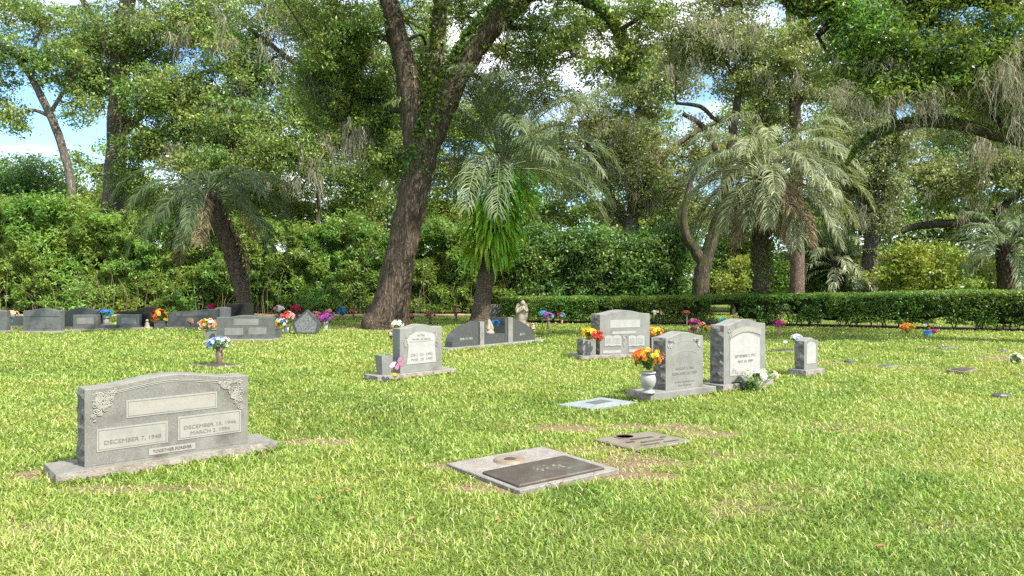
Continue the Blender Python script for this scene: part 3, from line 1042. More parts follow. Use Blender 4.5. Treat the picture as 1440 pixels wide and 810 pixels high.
L.new(mr.outputs['Color'], mx.inputs['Fac']); L.new(g1.outputs['Color'], mx.inputs['Color1']); L.new(s1.outputs['Color'], mx.inputs['Color2'])
b = N(nt, 'ShaderNodeBsdfPrincipled'); b.inputs['Roughness'].default_value = 0.95; b.inputs['Specular IOR Level'].default_value = 0.1
L.new(mx.outputs['Color'], b.inputs['Base Color'])
bp = N(nt, 'ShaderNodeBump'); bp.inputs['Strength'].default_value = 0.8; bp.inputs['Distance'].default_value = 0.03
L.new(n2.outputs['Fac'], bp.inputs['Height']); L.new(bp.outputs['Normal'], b.inputs['Normal'])
L.new(b.outputs['BSDF'], out.inputs['Surface'])
me = bpy.data.meshes.new('ground')
me.vertices.add(len(V)); me.vertices.foreach_set('co', V.astype(np.float32).ravel())
me.loops.add(Q.size); me.loops.foreach_set('vertex_index', Q.astype(np.int32).ravel())
me.polygons.add(len(Q)); me.polygons.foreach_set('loop_start', np.arange(0, Q.size, 4, dtype=np.int32))
sa = me.attributes.new('soil', 'FLOAT', 'POINT')
sa.data.foreach_set('value', soil_at(V[:, 0], V[:, 1]).astype(np.float32))
me.materials.append(m); me.update(calc_edges=True)
tag(link('ground', me), kind='structure')


def strip(name, front, depth, z, mat, nseg=60, wob=0.25, kind='structure'):
    """A flat bed on the ground between a front line and the same line moved back."""
    p = spline(front, 12)
    vs, fs = [], []
    nb = 4
    for i, q in enumerate(p):
        for j in range(nb + 1):
            w = wob * (fbm(np.array([q[0] * 0.9]), np.array([3.0 + 9 * j]))[0] - 0.5) * 2 if j in (0, nb) else 0
            vs.append((q[0], q[1] + depth * j / nb + w, z))
    for i in range(len(p) - 1):
        for j in range(nb):
            a = i * (nb + 1) + j
            fs.append((a, a + nb + 1, a + nb + 2, a + 1))
    g = Geo(); g.add(vs, fs)
    return tag(g.build(name, M[mat]), kind=kind)


BAM_F = [np.array([x, y]) for x, y in ((-42, 31.0), (-28, 30.6), (-14, 31.0), (-6, 31.2), (2, 31.6))]
strip('leaf_litter_bed', [(x, y - 1.6) for x, y in BAM_F], 4.0, 0.006, 'leaf_litter', wob=0.5)
HED_F = [G(705, 454)[:2], G(850, 455.5)[:2], G(1000, 457.5)[:2], G(1200, 461)[:2], G(1440, 467)[:2], np.array([21.0, 18.6]), np.array([27.0, 16.5])]
strip('mulch_bed', [(p[0], p[1] - 0.10) for p in HED_F], 2.0, 0.008, 'dark_mulch', wob=0.3)  # dark ground strip, the shade beneath the hedge put into its colour

# flat markers: ground polygons (also kept free of grass)
MARK = {
    'slab': [(627.7, 651.4), (763, 627.5), (871, 659.5), (731, 690)],
    'two': [(833.3, 618.1), (913.5, 606.5), (979, 620.2), (897.4, 634.8)],
    'blue': [(785, 568.5), (846, 558.5), (897, 565.5), (832, 574.5)],
    'f1': [(1311, 488.6), (1330, 487), (1344, 488.6), (1325, 490.6)],
    'f2': [(1399, 494.5), (1412, 493), (1423, 494.4), (1410, 496.2)],
    'f3': [(1231, 514.8), (1250, 513), (1264, 514.6), (1245, 516.8)],
    'f4': [(1331, 523.2), (1350, 519), (1376, 521.6), (1358, 526.8)],
    'f6': [(1433, 514.5), (1450, 513), (1462, 514.5), (1445, 516.5)],
    'vz': [(270, 514), (310, 510.5), (346, 514), (306, 518)],
    'm5': [(1080, 493), (1110, 491), (1128, 493), (1098, 495.5)],
}
MARKW = {k: np.array([G(p[0], p[1], {'slab': 0.032, 'blue': 0.03}.get(k, 0.012))[:2] for p in v]) for k, v in MARK.items()}


def in_quad(x, y, q, grow=0.0):
    c = q.mean(axis=0)
    q = c + (q - c) * (1 + grow)
    s = None
    ins = np.ones_like(x, bool); ins2 = np.ones_like(x, bool)
    for i in range(4):
        a, b_ = q[i], q[(i + 1) % 4]
        cr = (b_[0] - a[0]) * (y - a[1]) - (b_[1] - a[1]) * (x - a[0])
        ins &= cr >= 0; ins2 &= cr <= 0
    return ins | ins2


def lawn():
    zmax, zmin = 36.0, 2.4
    n = 900000
    u = rng.random(n)
    zz = zmin * (zmax / zmin) ** u                      # density falls with the square of distance
    xx = (rng.random(n) * 2 - 1) * (0.80 * zz + 2.2)
    so = soil_at(xx, zz)
    keep = rng.random(n) > np.clip(so * 0.98 * (0.55 + 0.9 * fbm(xx * 11, zz * 11, 2)), 0, 0.95)
    for k, q in MARKW.items():
        keep &= ~in_quad(xx, zz, q, 0.09 if k == 'slab' else 0.05 if k in ('two', 'blue') else -0.1)
    bam = np.interp(xx, [p[0] for p in BAM_F], [p[1] for p in BAM_F]) - 1.3 + 0.8 * (fbm(xx * 0.8, zz * 0.8) - 0.5)
    keep &= ~((xx < 3) & (zz > bam))
    hf = np.interp(xx, [p[0] for p in HED_F], [p[1] for p in HED_F])
    keep &= ~((xx > -0.6) & (zz > hf - 0.05) & (zz < hf + 1.9))
    keep &= ~((xx > 4) & (zz > hf + 8))
    xx, zz, so = xx[keep], zz[keep], so[keep]
    # untrimmed tufts round stones and markers
    ex, ez = [], []
    for q in EDGES + [MARKW[k] for k in ('two', 'f4')]:
        c = q.mean(axis=0)
        for i in range(4):
            a_, b_ = q[i], q[(i + 1) % 4]
            ln_ = np.linalg.norm(b_ - a_)
            k_ = int(ln_ * 230 * (1 if np.linalg.norm(c) > 8 else 1.3))
            t = rng.random((k_, 1))
            t = t[fbm(t[:, 0] * ln_ * 5 + 13 * i + c[0], t[:, 0] * 0 + c[1]) > 0.42]
            o_ = unit((a_ + b_) / 2 - c)
            p = a_ + (b_ - a_) * t + o_ * (0.0 + 0.05 * rng.random((len(t), 1)))
            ex.append(p[:, 0]); ez.append(p[:, 1])
    ex = np.concatenate(ex); ez = np.concatenate(ez)
    tuft = np.concatenate([np.ones(len(xx)), 1.0 + 0.55 * rng.random(len(ex))])
    xx = np.concatenate([xx, ex]); zz = np.concatenate([zz, ez]); so = np.concatenate([so, np.zeros(len(ex))])
    n = len(xx)
    far = np.clip((zz - 4) / 12, 0, 1)
    big = 1 + 0.75 * (fbm(xx * 0.9 + 50, zz * 0.9) - 0.5)
    ln = (0.026 + 0.045 * rng.random(n)) * big * (1 - 0.45 * so) * (1 + 0.1 * far) * tuft
    wd = (0.0048 + 0.0045 * rng.random(n)) * np.clip(zz / 5.0, 0.8, 6.0) ** 0.85
    az = rng.random(n) * 2 * PI
    lean = 0.25 + 1.1 * rng.random(n)
    d = np.stack([np.cos(az) * np.sin(lean), np.sin(az) * np.sin(lean), np.cos(lean)], axis=1)
    az2 = az + PI / 2 + rng.normal(size=n) * 0.6
    s = np.stack([np.cos(az2), np.sin(az2), np.zeros(n)], axis=1)
    p0 = np.stack([xx, zz, np.zeros(n)], axis=1)
    m1 = p0 + d * (ln * 0.55)[:, None]
    d2 = unit(d + np.stack([np.cos(az) * 0.5, np.sin(az) * 0.5, -0.35 * np.ones(n)], axis=1))
    t = m1 + d2 * (ln * 0.5)[:, None]
    w = s * (wd * 0.5)[:, None]
    Vv = np.stack([p0 - w * 0.7, p0 + w * 0.7, m1 - w, m1 + w, t - w * 0.12, t + w * 0.12], axis=1).reshape(-1, 3)
    bse = np.arange(n)[:, None] * 6
    Qq = np.concatenate([bse + np.array([0, 1, 3, 2]), bse + np.array([2, 3, 5, 4])])
    patch = fbm(xx * 0.45 + 9, zz * 0.45 + 3, 3)
    fine = fbm(xx * 2.3 + 19, zz * 2.3 + 43, 3)
    tint = -0.12 + 1.25 * (0.5 * patch + 0.5 * fine) + 0.75 * (rng.random(n) - 0.5) + 0.25 * so
    tint = np.where(rng.random(n) < 0.075 + 0.25 * so, 0.85 + 0.15 * rng.random(n), np.clip(tint, 0, 0.86))
    tint = np.concatenate([tint, tint])
    o = mesh_np('lawn_grass', Vv, Qq, M['grass'], None, tint)
    tag(o, 'bright yellow green mown lawn covering the whole graveyard', 'grass', kind='stuff')


EDGES = []

# ================================================================== HEADSTONES NEAR
ANG = math.radians(38)
# -- wide double stone
st = Stone('wide weathered grey double headstone with carved leaf corners on a long base', (118.9, 657.3), math.radians(41.5), 1.28, 0.23, 0.085, 0.60, 0.0,
           mats=('granite_old', 'rock'), over=(0.21, 0.23, 0.10, 0.12), amp=0.026, base_mats=('granite_old', 'rock_pink'), k=1.15,
           top=serp(0.685, 0.06, 1.12))
MAIN = st
pn = st.panel('name_panel', 177.5, 563, 305, 588.0)
p, s0, s1, z0, z1, dp = st.last
pn = st.panel('date_panel', 135.8, 603.8, 235.8, 635.8)
p, s0, s1, z0, z1, dp = st.last
st.text('DECEMBER 7, 1948', (s0 + s1) / 2, z0 + (z1 - z0) * 0.36, 0.046, 'letter_soft', p, width=(s1 - s0) * 0.80)
pn = st.panel('date_panel', 250, 586.3, 338.8, 619.3)
p, s0, s1, z0, z1, dp = st.last
st.text('DECEMBER 15, 1946', (s0 + s1) / 2, z0 + (z1 - z0) * 0.50, 0.043, 'letter_soft', p, width=(s1 - s0) * 0.82)
st.text('MARCH 2, 1994', (s0 + s1) / 2, z0 + (z1 - z0) * 0.24, 0.043, 'letter_soft', p, width=(s1 - s0) * 0.62)
pn = st.panel('motto_panel', 209.3, 631.3, 274.3, 640.5, border=False)
p, s0, s1, z0, z1, dp = st.last
st.text('TOGETHER FOREVER', (s0 + s1) / 2, (z0 + z1) / 2, 0.036, 'letter', p, width=(s1 - s0) * 0.84)
zt = st.tz(0.02)
ornament(st, ((0.06, zt - 0.05), (0.26, zt - 0.02), (0.06, zt - 0.28)), 36, st.root, r=(0.010, 0.027))
ornament(st, ((st.W - 0.06, zt - 0.05), (st.W - 0.27, zt - 0.03), (st.W - 0.05, zt - 0.29)), 36, st.root, r=(0.010, 0.027))
g = Geo()
for dz in (0.045, 0.058):
    g.tube([(0.05 + (st.W - 0.1) * i / 40, -0.002, st.tz((0.05 + (st.W - 0.1) * i / 40) / st.W) - dz) for i in range(41)], np.full(41, 0.0028), 4)
g.build('incised_border', M['carve'], st.root)

# -- grey stone with the white scroll
st = Stone('grey arched headstone with white scroll panel and square flower block on its base', (562.3, 525.2), math.radians(42), 0.79, 0.20, 0.09, 0.68, 0.05,
           mats=('granite', 'granite'), rock='', over=(0.44, 0.22, 0.08, 0.10), k=1.25)
g = Geo()
cx, w = 0.40, 0.225
pts = []
sc = lambda x, y: st.uv(x, y)
outline = [(571.5, 513), (613, 508.5), (612, 495), (610.5, 484), (613, 477), (611, 470), (602, 467), (593, 466), (584, 467.5), (576, 472), (571.5, 478), (574, 486), (573.5, 497)]
pp = [st.uv(x, y) for x, y in outline]
g.prism([(s, z) for s, z in pp[::-1]], -0.006, 0.01)
sp_ = g.build('scroll_panel', M['panel_white'], st.root)
for body, x, y, size, mt, wd_ in (('In The', 592, 471.5, 0.05, 'letter_soft', 0.13), ('Arms of Jesus', 592, 476.5, 0.05, 'letter_soft', 0.34), ('DEC  23  1992', 593, 498.5, 0.055, 'letter_soft', 0.40), ('MAR  29  1997', 593, 505, 0.055, 'letter_soft', 0.40)):
    s, z = st.uv(x, y)
    st.text(body, s, z, size, mt, sp_, 0.006, wd_)
s, z = st.uv(592, 480); g = Geo(); g.box(s - 0.22, s + 0.22, -0.0075, 0, z - 0.003, z + 0.003); g.build('scroll_rule', M['letter_soft'], sp_)
sA = [st.uv(567, 478), st.uv(577, 468), st.uv(571, 489)]
sB = [st.uv(618, 474), st.uv(609, 466.5), st.uv(614, 487)]
ornament(st, sA, 16, st.root, r=(0.012, 0.03)); ornament(st, sB, 16, st.root, r=(0.012, 0.03))
g = Geo()
g.lathe([(0.105, 0.0915), (0.14, 0.38), (0.115, 0.38), (0.10, 0.30)], c=(-0.22, 0.10, 0), n=4)
x0_, y0_ = -0.22, 0.10
g.v = [((vx - x0_) * math.cos(PI / 4) - (vy - y0_) * math.sin(PI / 4) + x0_, (vx - x0_) * math.sin(PI / 4) + (vy - y0_) * math.cos(PI / 4) + y0_, vz) for vx, vy, vz in g.v]
g.build('flower_block', M['granite'], st.root)
SCROLL = st

# -- stone with the urn
st = Stone('grey headstone with curved bright top and two dark corner flower carvings beside the urn', (936.1, 549.2), math.radians(34), 0.69, 0.22, 0.11, 0.67, 0.06,
           over=(0.36, 0.14, 0.10, 0.10), amp=0.04, base_rock='lb', mats=('granite', 'rock'))
s, z = st.uv(944, 480)
ornament(st, ((0.04, 0.72), (0.17, 0.74), (0.05, 0.61)), 10, st.root, 'panel_white', (0.012, 0.026))
ornament(st, ((0.65, 0.72), (0.52, 0.74), (0.64, 0.61)), 10, st.root, 'panel_white', (0.012, 0.026))
ornament(st, ((0.05, 0.73), (0.14, 0.735), (0.12, 0.70)), 8, st.root, 'letter', (0.010, 0.02))
ornament(st, ((0.64, 0.73), (0.55, 0.735), (0.57, 0.70)), 8, st.root, 'letter', (0.010, 0.02))
g = Geo()
for k_, (zz_, ri) in enumerate(((0.735, 0.045), (0.60, 0.05))):
    g.tube([(0.10 + 0.49 * i / 24, -0.001, zz_ - 0.05 + ri * math.sin(PI * i / 24)) for i in range(25)], np.full(25, 0.003), 4)
g.build('incised_border', M['panel'], st.root)
st.text('AUGUST 9, 1963', 0.345, 0.37, 0.05, 'letter_soft', width=0.34, depth=0.0)
st.text('FEBRUARY 26, 2007', 0.345, 0.305, 0.05, 'letter_soft', width=0.46, depth=0.0)
st.text('In our hearts you', 0.345, 0.20, 0.036, 'letter_soft', width=0.36, depth=0.0)
st.text('live forever', 0.345, 0.155, 0.036, 'letter_soft', width=0.24, depth=0.0)
URN = st

# -- tall stone with pale arched panel
st = Stone('tall rough sided grey headstone with pale arched panel and engraved ribbon', (1017.8, 540.7), math.radians(36), 0.92, 0.23, 0.10, 0.80, 0.07,
           over=(0.10, 0.10, 0.07, 0.08), amp=0.04, k=1.1)
g = Geo()
w0, w1 = 0.13, 0.79
poly = [(w0, 0.20), (w1, 0.20)] + [(w1 - (w1 - w0) * i / 16, 0.69 + 0.085 * math.sin(PI * i / 16)) for i in range(17)]
g.prism(poly[::-1], -0.005, 0.01)
pp_ = g.build('arched_panel', M['panel_white'], st.root)
g = Geo()
top = [(0.17 + 0.64 * i / 16, 0.81 + 0.055 * math.sin(PI * i / 16)) for i in range(17)]
bot = [(0.17 + 0.64 * i / 16, 0.735 + 0.06 * math.sin(PI * i / 16)) for i in range(17)][::-1]
g.prism((top + bot)[::1], -0.008, 0.0)
rb = g.build('ribbon', M['panel'], st.root)
for body, z, sz, w_ in (('SEPTEMBER 7, 1912', 0.46, 0.055, 0.46), ('MAY 24, 1989', 0.385, 0.055, 0.33)):
    st.text(body, 0.46, z, sz, 'letter_soft', pp_, 0.005, w_)
ornament(st, ((0.10, 0.84), (0.22, 0.84), (0.10, 0.66)), 12, st.root, r=(0.012, 0.03))
ornament(st, ((0.16, 0.24), (0.32, 0.22), (0.2, 0.32)), 7, pp_, 'panel', r=(0.012, 0.026))
TALL = st

# -- small stone
st = Stone('small narrow pale headstone with rounded top standing alone on a square base', (1131, 520), math.radians(36), 0.37, 0.17, 0.115, 0.445, 0.045,
           over=(0.07, 0.08, 0.07, 0.07), amp=0.03, k=1.1)
g = Geo()
poly = [(0.06, 0.20), (0.31, 0.20)] + [(0.31 - 0.25 * i / 12, 0.50 + 0.04 * math.sin(PI * i / 12)) for i in range(13)]
g.prism(poly[::-1], -0.004, 0.01)
pp_ = g.build('arched_panel', M['panel_white'], st.root)
SMALL = st

# -- big double stone with books
st = Stone('broad square double headstone with two open book carvings and a flower block either side', (843.7, 499), math.radians(20), 1.07, 0.38, 0.09, 0.76, 0.07,
           over=(0.42, 0.36, 0.08, 0.08), amp=0.045, k=1.05)
st.panel('name_panel', 858, 450.2, 900, 461.2, 'panel_white', False)
st.panel('banner_panel', 861, 466.2, 894.5, 470, 'panel_white', False)
for x0_, x1_ in ((850, 873.5), (883.5, 906)):
    s0, z1 = st.uv(x0_, 472); s1, _ = st.uv(x1_, 472); _, z0 = st.uv(x0_, 487.5)
    mid = (s0 + s1) / 2
    g = Geo()
    for a_, b_ in ((s0, mid - 0.003), (mid + 0.003, s1)):
        k_ = 8
        topc = [(a_ + (b_ - a_) * i / k_, z1 - 0.02 + 0.022 * math.sin(PI * i / k_)) for i in range(k_ + 1)]
        botc = [(a_ + (b_ - a_) * i / k_, z0 - 0.0 + 0.016 * math.sin(PI * i / k_)) for i in range(k_ + 1)][::-1]
        g.prism(topc + botc, -0.008, 0.01)
    bk = g.build('open_book_carving', M['panel_white'], st.root)
    g = Geo()
    for a_, b_ in ((s0 + 0.02, mid - 0.02), (mid + 0.02, s1 - 0.02)):
        for j in range(5):
            zz_ = z0 + 0.05 + j * (z1 - z0 - 0.09) / 5
            g.box(a_, b_ - random.random() * 0.03, -0.0092, -0.004, zz_, zz_ + 0.008)
    g.build('text_line', M['granite'], bk)
st.panel('base_plaque', 848, 493, 873.5, 497.0, 'panel_white', False)
st.panel('base_plaque', 884.5, 491.6, 907, 495.2, 'panel_white', False)
s, z = st.uv(878, 480)
ornament(st, ((s - 0.05, z + 0.10), (s + 0.06, z + 0.10), (s, z - 0.12)), 12, st.root, 'panel_white', (0.014, 0.03))
for xc in (-0.22, st.W + 0.18):
    g = Geo()
    block(g, 0.27, 0.26, 0.0915, lambda u: 0.385, 'l' if xc < 0 else '', 0.03, 0.006, xc - 0.12, 0.03, nu=2)
    g.build('flower_block', [M['granite'], M['rock']], st.root)
BOOK = st

# -- low dark winged monument
o = G(635.9, 488.8, 0.05)
e = G(752.8, 477.6, 0.05)
ang = math.atan2(e[1] - o[1], e[0] - o[0]); Wl = float(np.hypot(*(e - o)[:2]))
wr = thing('winged_monument', 'long low dark monument of two sloping wings with pale pillars and a bench between', 'monument', (o[0], o[1], 0), ang)
u_ = Wl / 2.73
g = Geo(); block(g, Wl + 0.5, 0.5, -0.05, lambda u: 0.05, 'lrfb', 0.012, 0.004, -0.2, -0.08, nu=2); g.build('base', [M['granite'], M['rock_pink']], wr)


def wing(x_out, x_in, prof):
    q = spline([(t, z) for t, z in prof], 5)
    return [(x_out, 0.052)] + [(x_out + (x_in - x_out) * t, z) for t, z in q] + [(x_in, 0.052)]


LEFT_WING = [(0.0, 0.17), (0.06, 0.27), (0.2, 0.37), (0.5, 0.485), (0.74, 0.525), (0.9, 0.575), (1.0, 0.58)]
RIGHT_WING = [(0.0, 0.09), (0.08, 0.22), (0.23, 0.34), (0.45, 0.45), (0.8, 0.56), (1.0, 0.60)]
g = Geo(); g.prism(wing(0, 0.80 * u_, LEFT_WING), 0.0, 0.22); g.build('wing', M['dark_granite'], wr)
g = Geo(); g.box(0.82 * u_, 0.955 * u_, -0.02, 0.10, 0.052, 0.565); g.build('pillar', M['granite'], wr)
g = Geo(); g.box(0.958 * u_, 1.03 * u_, 0.0, 0.26, 0.052, 0.575); g.build('pillar', M['dark_granite'], wr)
g = Geo(); g.box(1.032 * u_, 1.65 * u_, 0.0, 0.30, 0.052, 0.26); g.build('bench', M['dark_granite'], wr)
g = Geo(); g.box(1.66 * u_, 1.745 * u_, 0.0, 0.42, 0.052, 0.625); g.build('pillar', M['dark_granite'], wr)
g = Geo(); g.box(1.748 * u_, 1.905 * u_, -0.02, 0.10, 0.052, 0.62); g.build('pillar', M['granite'], wr)
g = Geo(); g.prism(wing(2.73 * u_, 1.908 * u_, RIGHT_WING)[::-1], 0.0, 0.22); g.build('wing', M['dark_granite'], wr)
for xx_, body in ((0.42, 'MAR 12 1951'), (2.25, 'JUL 4')):
    cu = bpy.data.curves.new('inscription', 'FONT'); cu.body = body; cu.size = 0.07; cu.align_x = 'CENTER'; cu.extrude = 0.0008; cu.materials.append(M['letter_pale'])
    t_ = text_mesh(cu, wr); t_.location = (xx_ * u_, -0.002, 0.19); t_.rotation_euler = (PI / 2, 0, 0)
# praying hands figurine on the bench
hx = o[0] + math.cos(ang) * 1.28 * u_ - math.sin(ang) * 0.12; hy = o[1] + math.sin(ang) * 1.28 * u_ + math.cos(ang) * 0.12
fg = thing('figurine', 'pale praying hands figurine sitting on the dark monument bench', 'figurine', (hx, hy, 0.26), ang)
g = Geo(); g.lathe([(0.13, 0), (0.12, 0.05), (0.075, 0.10), (0.06, 0.12)], n=10, sy=0.6); g.build('plinth', M['statue_pale'], fg, True)
for sgn in (-1, 1):
    g = Geo(); g.tube(spline([(sgn * 0.06, 0, 0.10), (sgn * 0.035, 0, 0.20), (sgn * 0.012 - 0.03, 0, 0.34)], 4), [0.05, 0.052, 0.05, 0.046, 0.042, 0.036, 0.028, 0.02, 0.008][:len(spline([(0, 0, 0), (1, 0, 0), (2, 0, 0)], 4))], 8); g.build('hand', M['statue_pale'], fg, True)

# angel statue
ad_ = 19.3
b0 = P(734, 456, ad_)
an = thing('angel_statue', 'mossy winged angel statue with bowed head standing behind the dark winged monument', 'statue', (b0[0], ad_, 0))
hb = b0[2]
g = Geo(); block(g, 0.30, 0.30, 0.0, lambda u: hb, 'lrfb', 0.015, 0.005, -0.12, -0.15, nu=2); g.build('pedestal', [M['pink_stone'], M['pink_stone']], an)
g = Geo()
g.lathe([(0.12, 0), (0.115, 0.05), (0.10, 0.16), (0.105, 0.24), (0.095, 0.30), (0.105, 0.38), (0.09, 0.44), (0.04, 0.475), (0.035, 0.50)], c=(0, 0, hb), n=14, sy=0.75)
g.ball((0.02, -0.02, hb + 0.545), (0.058, 0.06, 0.068))
g.tube(spline([(-0.10, 0, hb + 0.42), (-0.12, -0.06, hb + 0.30), (0.01, -0.11, hb + 0.40), (0.03, -0.09, hb + 0.48)], 4), np.linspace(0.036, 0.02, 13), 8)
g.tube(spline([(0.10, 0, hb + 0.42), (0.13, -0.06, hb + 0.32), (0.06, -0.11, hb + 0.40), (0.04, -0.09, hb + 0.48)], 4), np.linspace(0.036, 0.02, 13), 8)
g.build('body', M['statue'], an, True)
for sgn in (-1, 1):
    g = Geo()
    poly = [(0.03, 0.20), (0.10, 0.06), (0.15, 0.20), (0.17, 0.38), (0.13, 0.52), (0.08, 0.55), (0.03, 0.45)]
    g.prism([(sgn * a_, hb + c_) for a_, c_ in (poly if sgn < 0 else poly[::-1])], 0.07, 0.11)
    g.build('wing', M['statue'], an)

# ================================================================== FLAT MARKERS


def flat_marker(name, label, key, h, mat, parts=(), group=None, cat='grave marker'):
    q = MARKW[key]
    c = q.mean(axis=0)
    r = thing(name, label, cat, (c[0], c[1], 0), 0, group)
    loc = q - c
    g = Geo()
    ins = loc * 0.988
    n = 4
    vs = [(p[0], p[1], -0.03) for p in loc] + [(p[0], p[1], h - 0.006) for p in loc] + [(p[0], p[1], h) for p in ins]
    area = sum(loc[i][0] * loc[(i + 1) % 4][1] - loc[(i + 1) % 4][0] * loc[i][1] for i in range(4))
    fs = [(8, 9, 10, 11)]
    for i in range(4):
        j = (i + 1) % 4
        fs += [(i, j, 4 + j, 4 + i), (4 + i, 4 + j, 8 + j, 8 + i)]
    if area < 0: fs = [f[::-1] for f in fs]
    g.add(vs, fs)
    g.build('slab', M[mat], r)
    return r, c


def plate(r, c, pix, z0, z1, mat, name, inset=0.012):
    q = np.array([G(x, y, z1)[:2] for x, y in pix]) - c
    g = Geo()
    cc = q.mean(axis=0)
    i2 = cc + (q - cc) * (1 - inset * 3)
    vs = [(p[0], p[1], z0) for p in q] + [(p[0], p[1], z1 - 0.008) for p in q] + [(p[0], p[1], z1) for p in i2]
    area = sum(q[i][0] * q[(i + 1) % 4][1] - q[(i + 1) % 4][0] * q[i][1] for i in range(4))
    fs = [(8, 9, 10, 11)]
    for i in range(4):
        j = (i + 1) % 4
        fs += [(i, j, 4 + j, 4 + i), (4 + i, 4 + j, 8 + j, 8 + i)]
    if area < 0: fs = [f[::-1] for f in fs]
    g.add(vs, fs)
    return g.build(name, M[mat], r), q


r, c = flat_marker('grave_marker', 'speckled concrete grave slab with dark bronze plaque and round tan ring', 'slab', 0.032, 'concrete')
pl, q = plate(r, c, [(678.5, 662.5), (794.7, 639.6), (850, 656.6), (729.7, 681.9)], 0.028, 0.054, 'bronze', 'plaque')
ea, eb = q[1] - q[0], q[3] - q[0]
g = Geo()
for i in range(16):                               # low relief of leaves in the plaque's middle
    t, s = random.uniform(0.40, 0.72), random.uniform(0.30, 0.7)
    p0 = q[0] + ea * t + eb * s
    a_ = random.random() * 6.28; l_ = random.uniform(0.02, 0.045)
    dx, dy = math.cos(a_) * l_, math.sin(a_) * l_
    g.add([(p0[0], p0[1], 0.0542), (p0[0] + dx * .5 - dy * .3, p0[1] + dy * .5 + dx * .3, 0.0544), (p0[0] + dx, p0[1] + dy, 0.0542), (p0[0] + dx * .5 + dy * .3, p0[1] + dy * .5 - dx * .3, 0.0544), (p0[0] + dx * .5, p0[1] + dy * .5, 0.059)],
          [(0, 4, 1), (1, 4, 2), (2, 4, 3), (3, 4, 0)])
g.build('relief', M['bronze_green'], pl)
rc = G(716.7, 644.8, 0.05)
g = Geo(); g.lathe([(0.05, 0.0), (0.05, 0.012), (0.062, 0.02), (0.125, 0.02), (0.14, 0.0)], c=(rc[0] - c[0], rc[1] - c[1], 0.0325), n=28)
rg = g.build('vase_ring', M['bronze_tan'], r)
g = Geo(); g.lathe([(0.046, 0.0), (0.046, 0.014), (0.03, 0.012)], c=(rc[0] - c[0] , rc[1] - c[1], 0.0385), n=20); g.build('cap', M['bronze'], rg)
r, c = flat_marker('grave_marker', 'greenish bronze grave plaque on a thin pale slab among bare soil', 'two', 0.012, 'concrete')
pl, q = plate(r, c, [(835, 617), (913, 605.8), (976.5, 618.8), (897.2, 632.6)], 0.008, 0.030, 'bronze_green', 'plaque')
ea, eb = q[1] - q[0], q[3] - q[0]
g = Geo()
for (t0, t1, s0, s1) in ((0.18, 0.30, 0.5, 0.56), (0.34, 0.72, 0.38, 0.43), (0.34, 0.72, 0.62, 0.67), (0.78, 0.86, 0.5, 0.55), (0.2, 0.5, 0.80, 0.84), (0.6, 0.84, 0.8, 0.84)):
    cs = [q[0] + ea * t + eb * s for t, s in ((t0, s0), (t1, s0), (t1, s1), (t0, s1))]
    vs = [(p[0], p[1], 0.0295) for p in cs] + [(p[0], p[1], 0.036) for p in cs]
    g.add(vs, [(4, 5, 6, 7), (7, 6, 5, 4)][:1] + [(0, 1, 5, 4), (1, 2, 6, 5), (2, 3, 7, 6), (3, 0, 4, 7)])
g.build('raised_lettering', M['bronze'], pl)
rc = q[0] + ea * 0.42 + eb * 0.16
g = Geo(); g.lathe([(0.085, 0.0), (0.085, 0.008), (0.10, 0.008), (0.10, 0.0)], c=(rc[0], rc[1], 0.0305), n=26); g.build('vase_ring', M['bronze_tan'], pl)
r, c = flat_marker('grave_marker', 'flat blue grey granite marker lying in the grass near the urn stone', 'blue', 0.03, 'blue_granite')
pl, q = plate(r, c, [(822, 565.6), (846, 561.5), (862, 564), (838, 568.5)], 0.029, 0.034, 'mid_granite', 'inset_plate')
for k_, lab in (('f1', 'thin grey flat marker sunk in sunlit lawn, nearest the hedge'), ('f2', 'small pale flat marker at the edge of the tree shadow by the white flowers'),
                ('f3', 'thin grey flat marker sunk in grass, first to the right of the small stone'), ('f4', 'raised brown bronze flat marker in the lawn below the orange bouquet'),
                ('f6', 'thin flat marker beside the white flowering plant'), ('vz', 'brown flat marker under the blue and white flower vase'), ('m5', 'dark flat marker in bare soil behind the small headstone')):
    r, c = flat_marker('grave_marker', lab, k_, 0.05 if k_ == 'f4' else 0.022, 'bronze_green' if k_ in ('f4', 'vz', 'm5') else 'concrete')
    q = MARKW[k_]; cc = q.mean(axis=0)
    g = Geo(); z_ = (0.05 if k_ == 'f4' else 0.022)
    q2 = (q - cc) * 0.72
    vs = [(p[0], p[1], z_ - 0.001) for p in q2] + [(p[0] * 0.97, p[1] * 0.97, z_ + 0.012) for p in q2]
    fs = [(4, 5, 6, 7), (0, 1, 5, 4), (1, 2, 6, 5), (2, 3, 7, 6), (3, 0, 4, 7)]
    if (q2[0][0] * q2[1][1] - q2[1][0] * q2[0][1]) < 0: fs = [f[::-1] for f in fs]
    g.add(vs, fs)
    g.build('plaque', M['bronze' if k_ in ('f4', 'vz', 'm5') else 'mid_granite'], r)

# ================================================================== FAR ROW OF STONES (left)


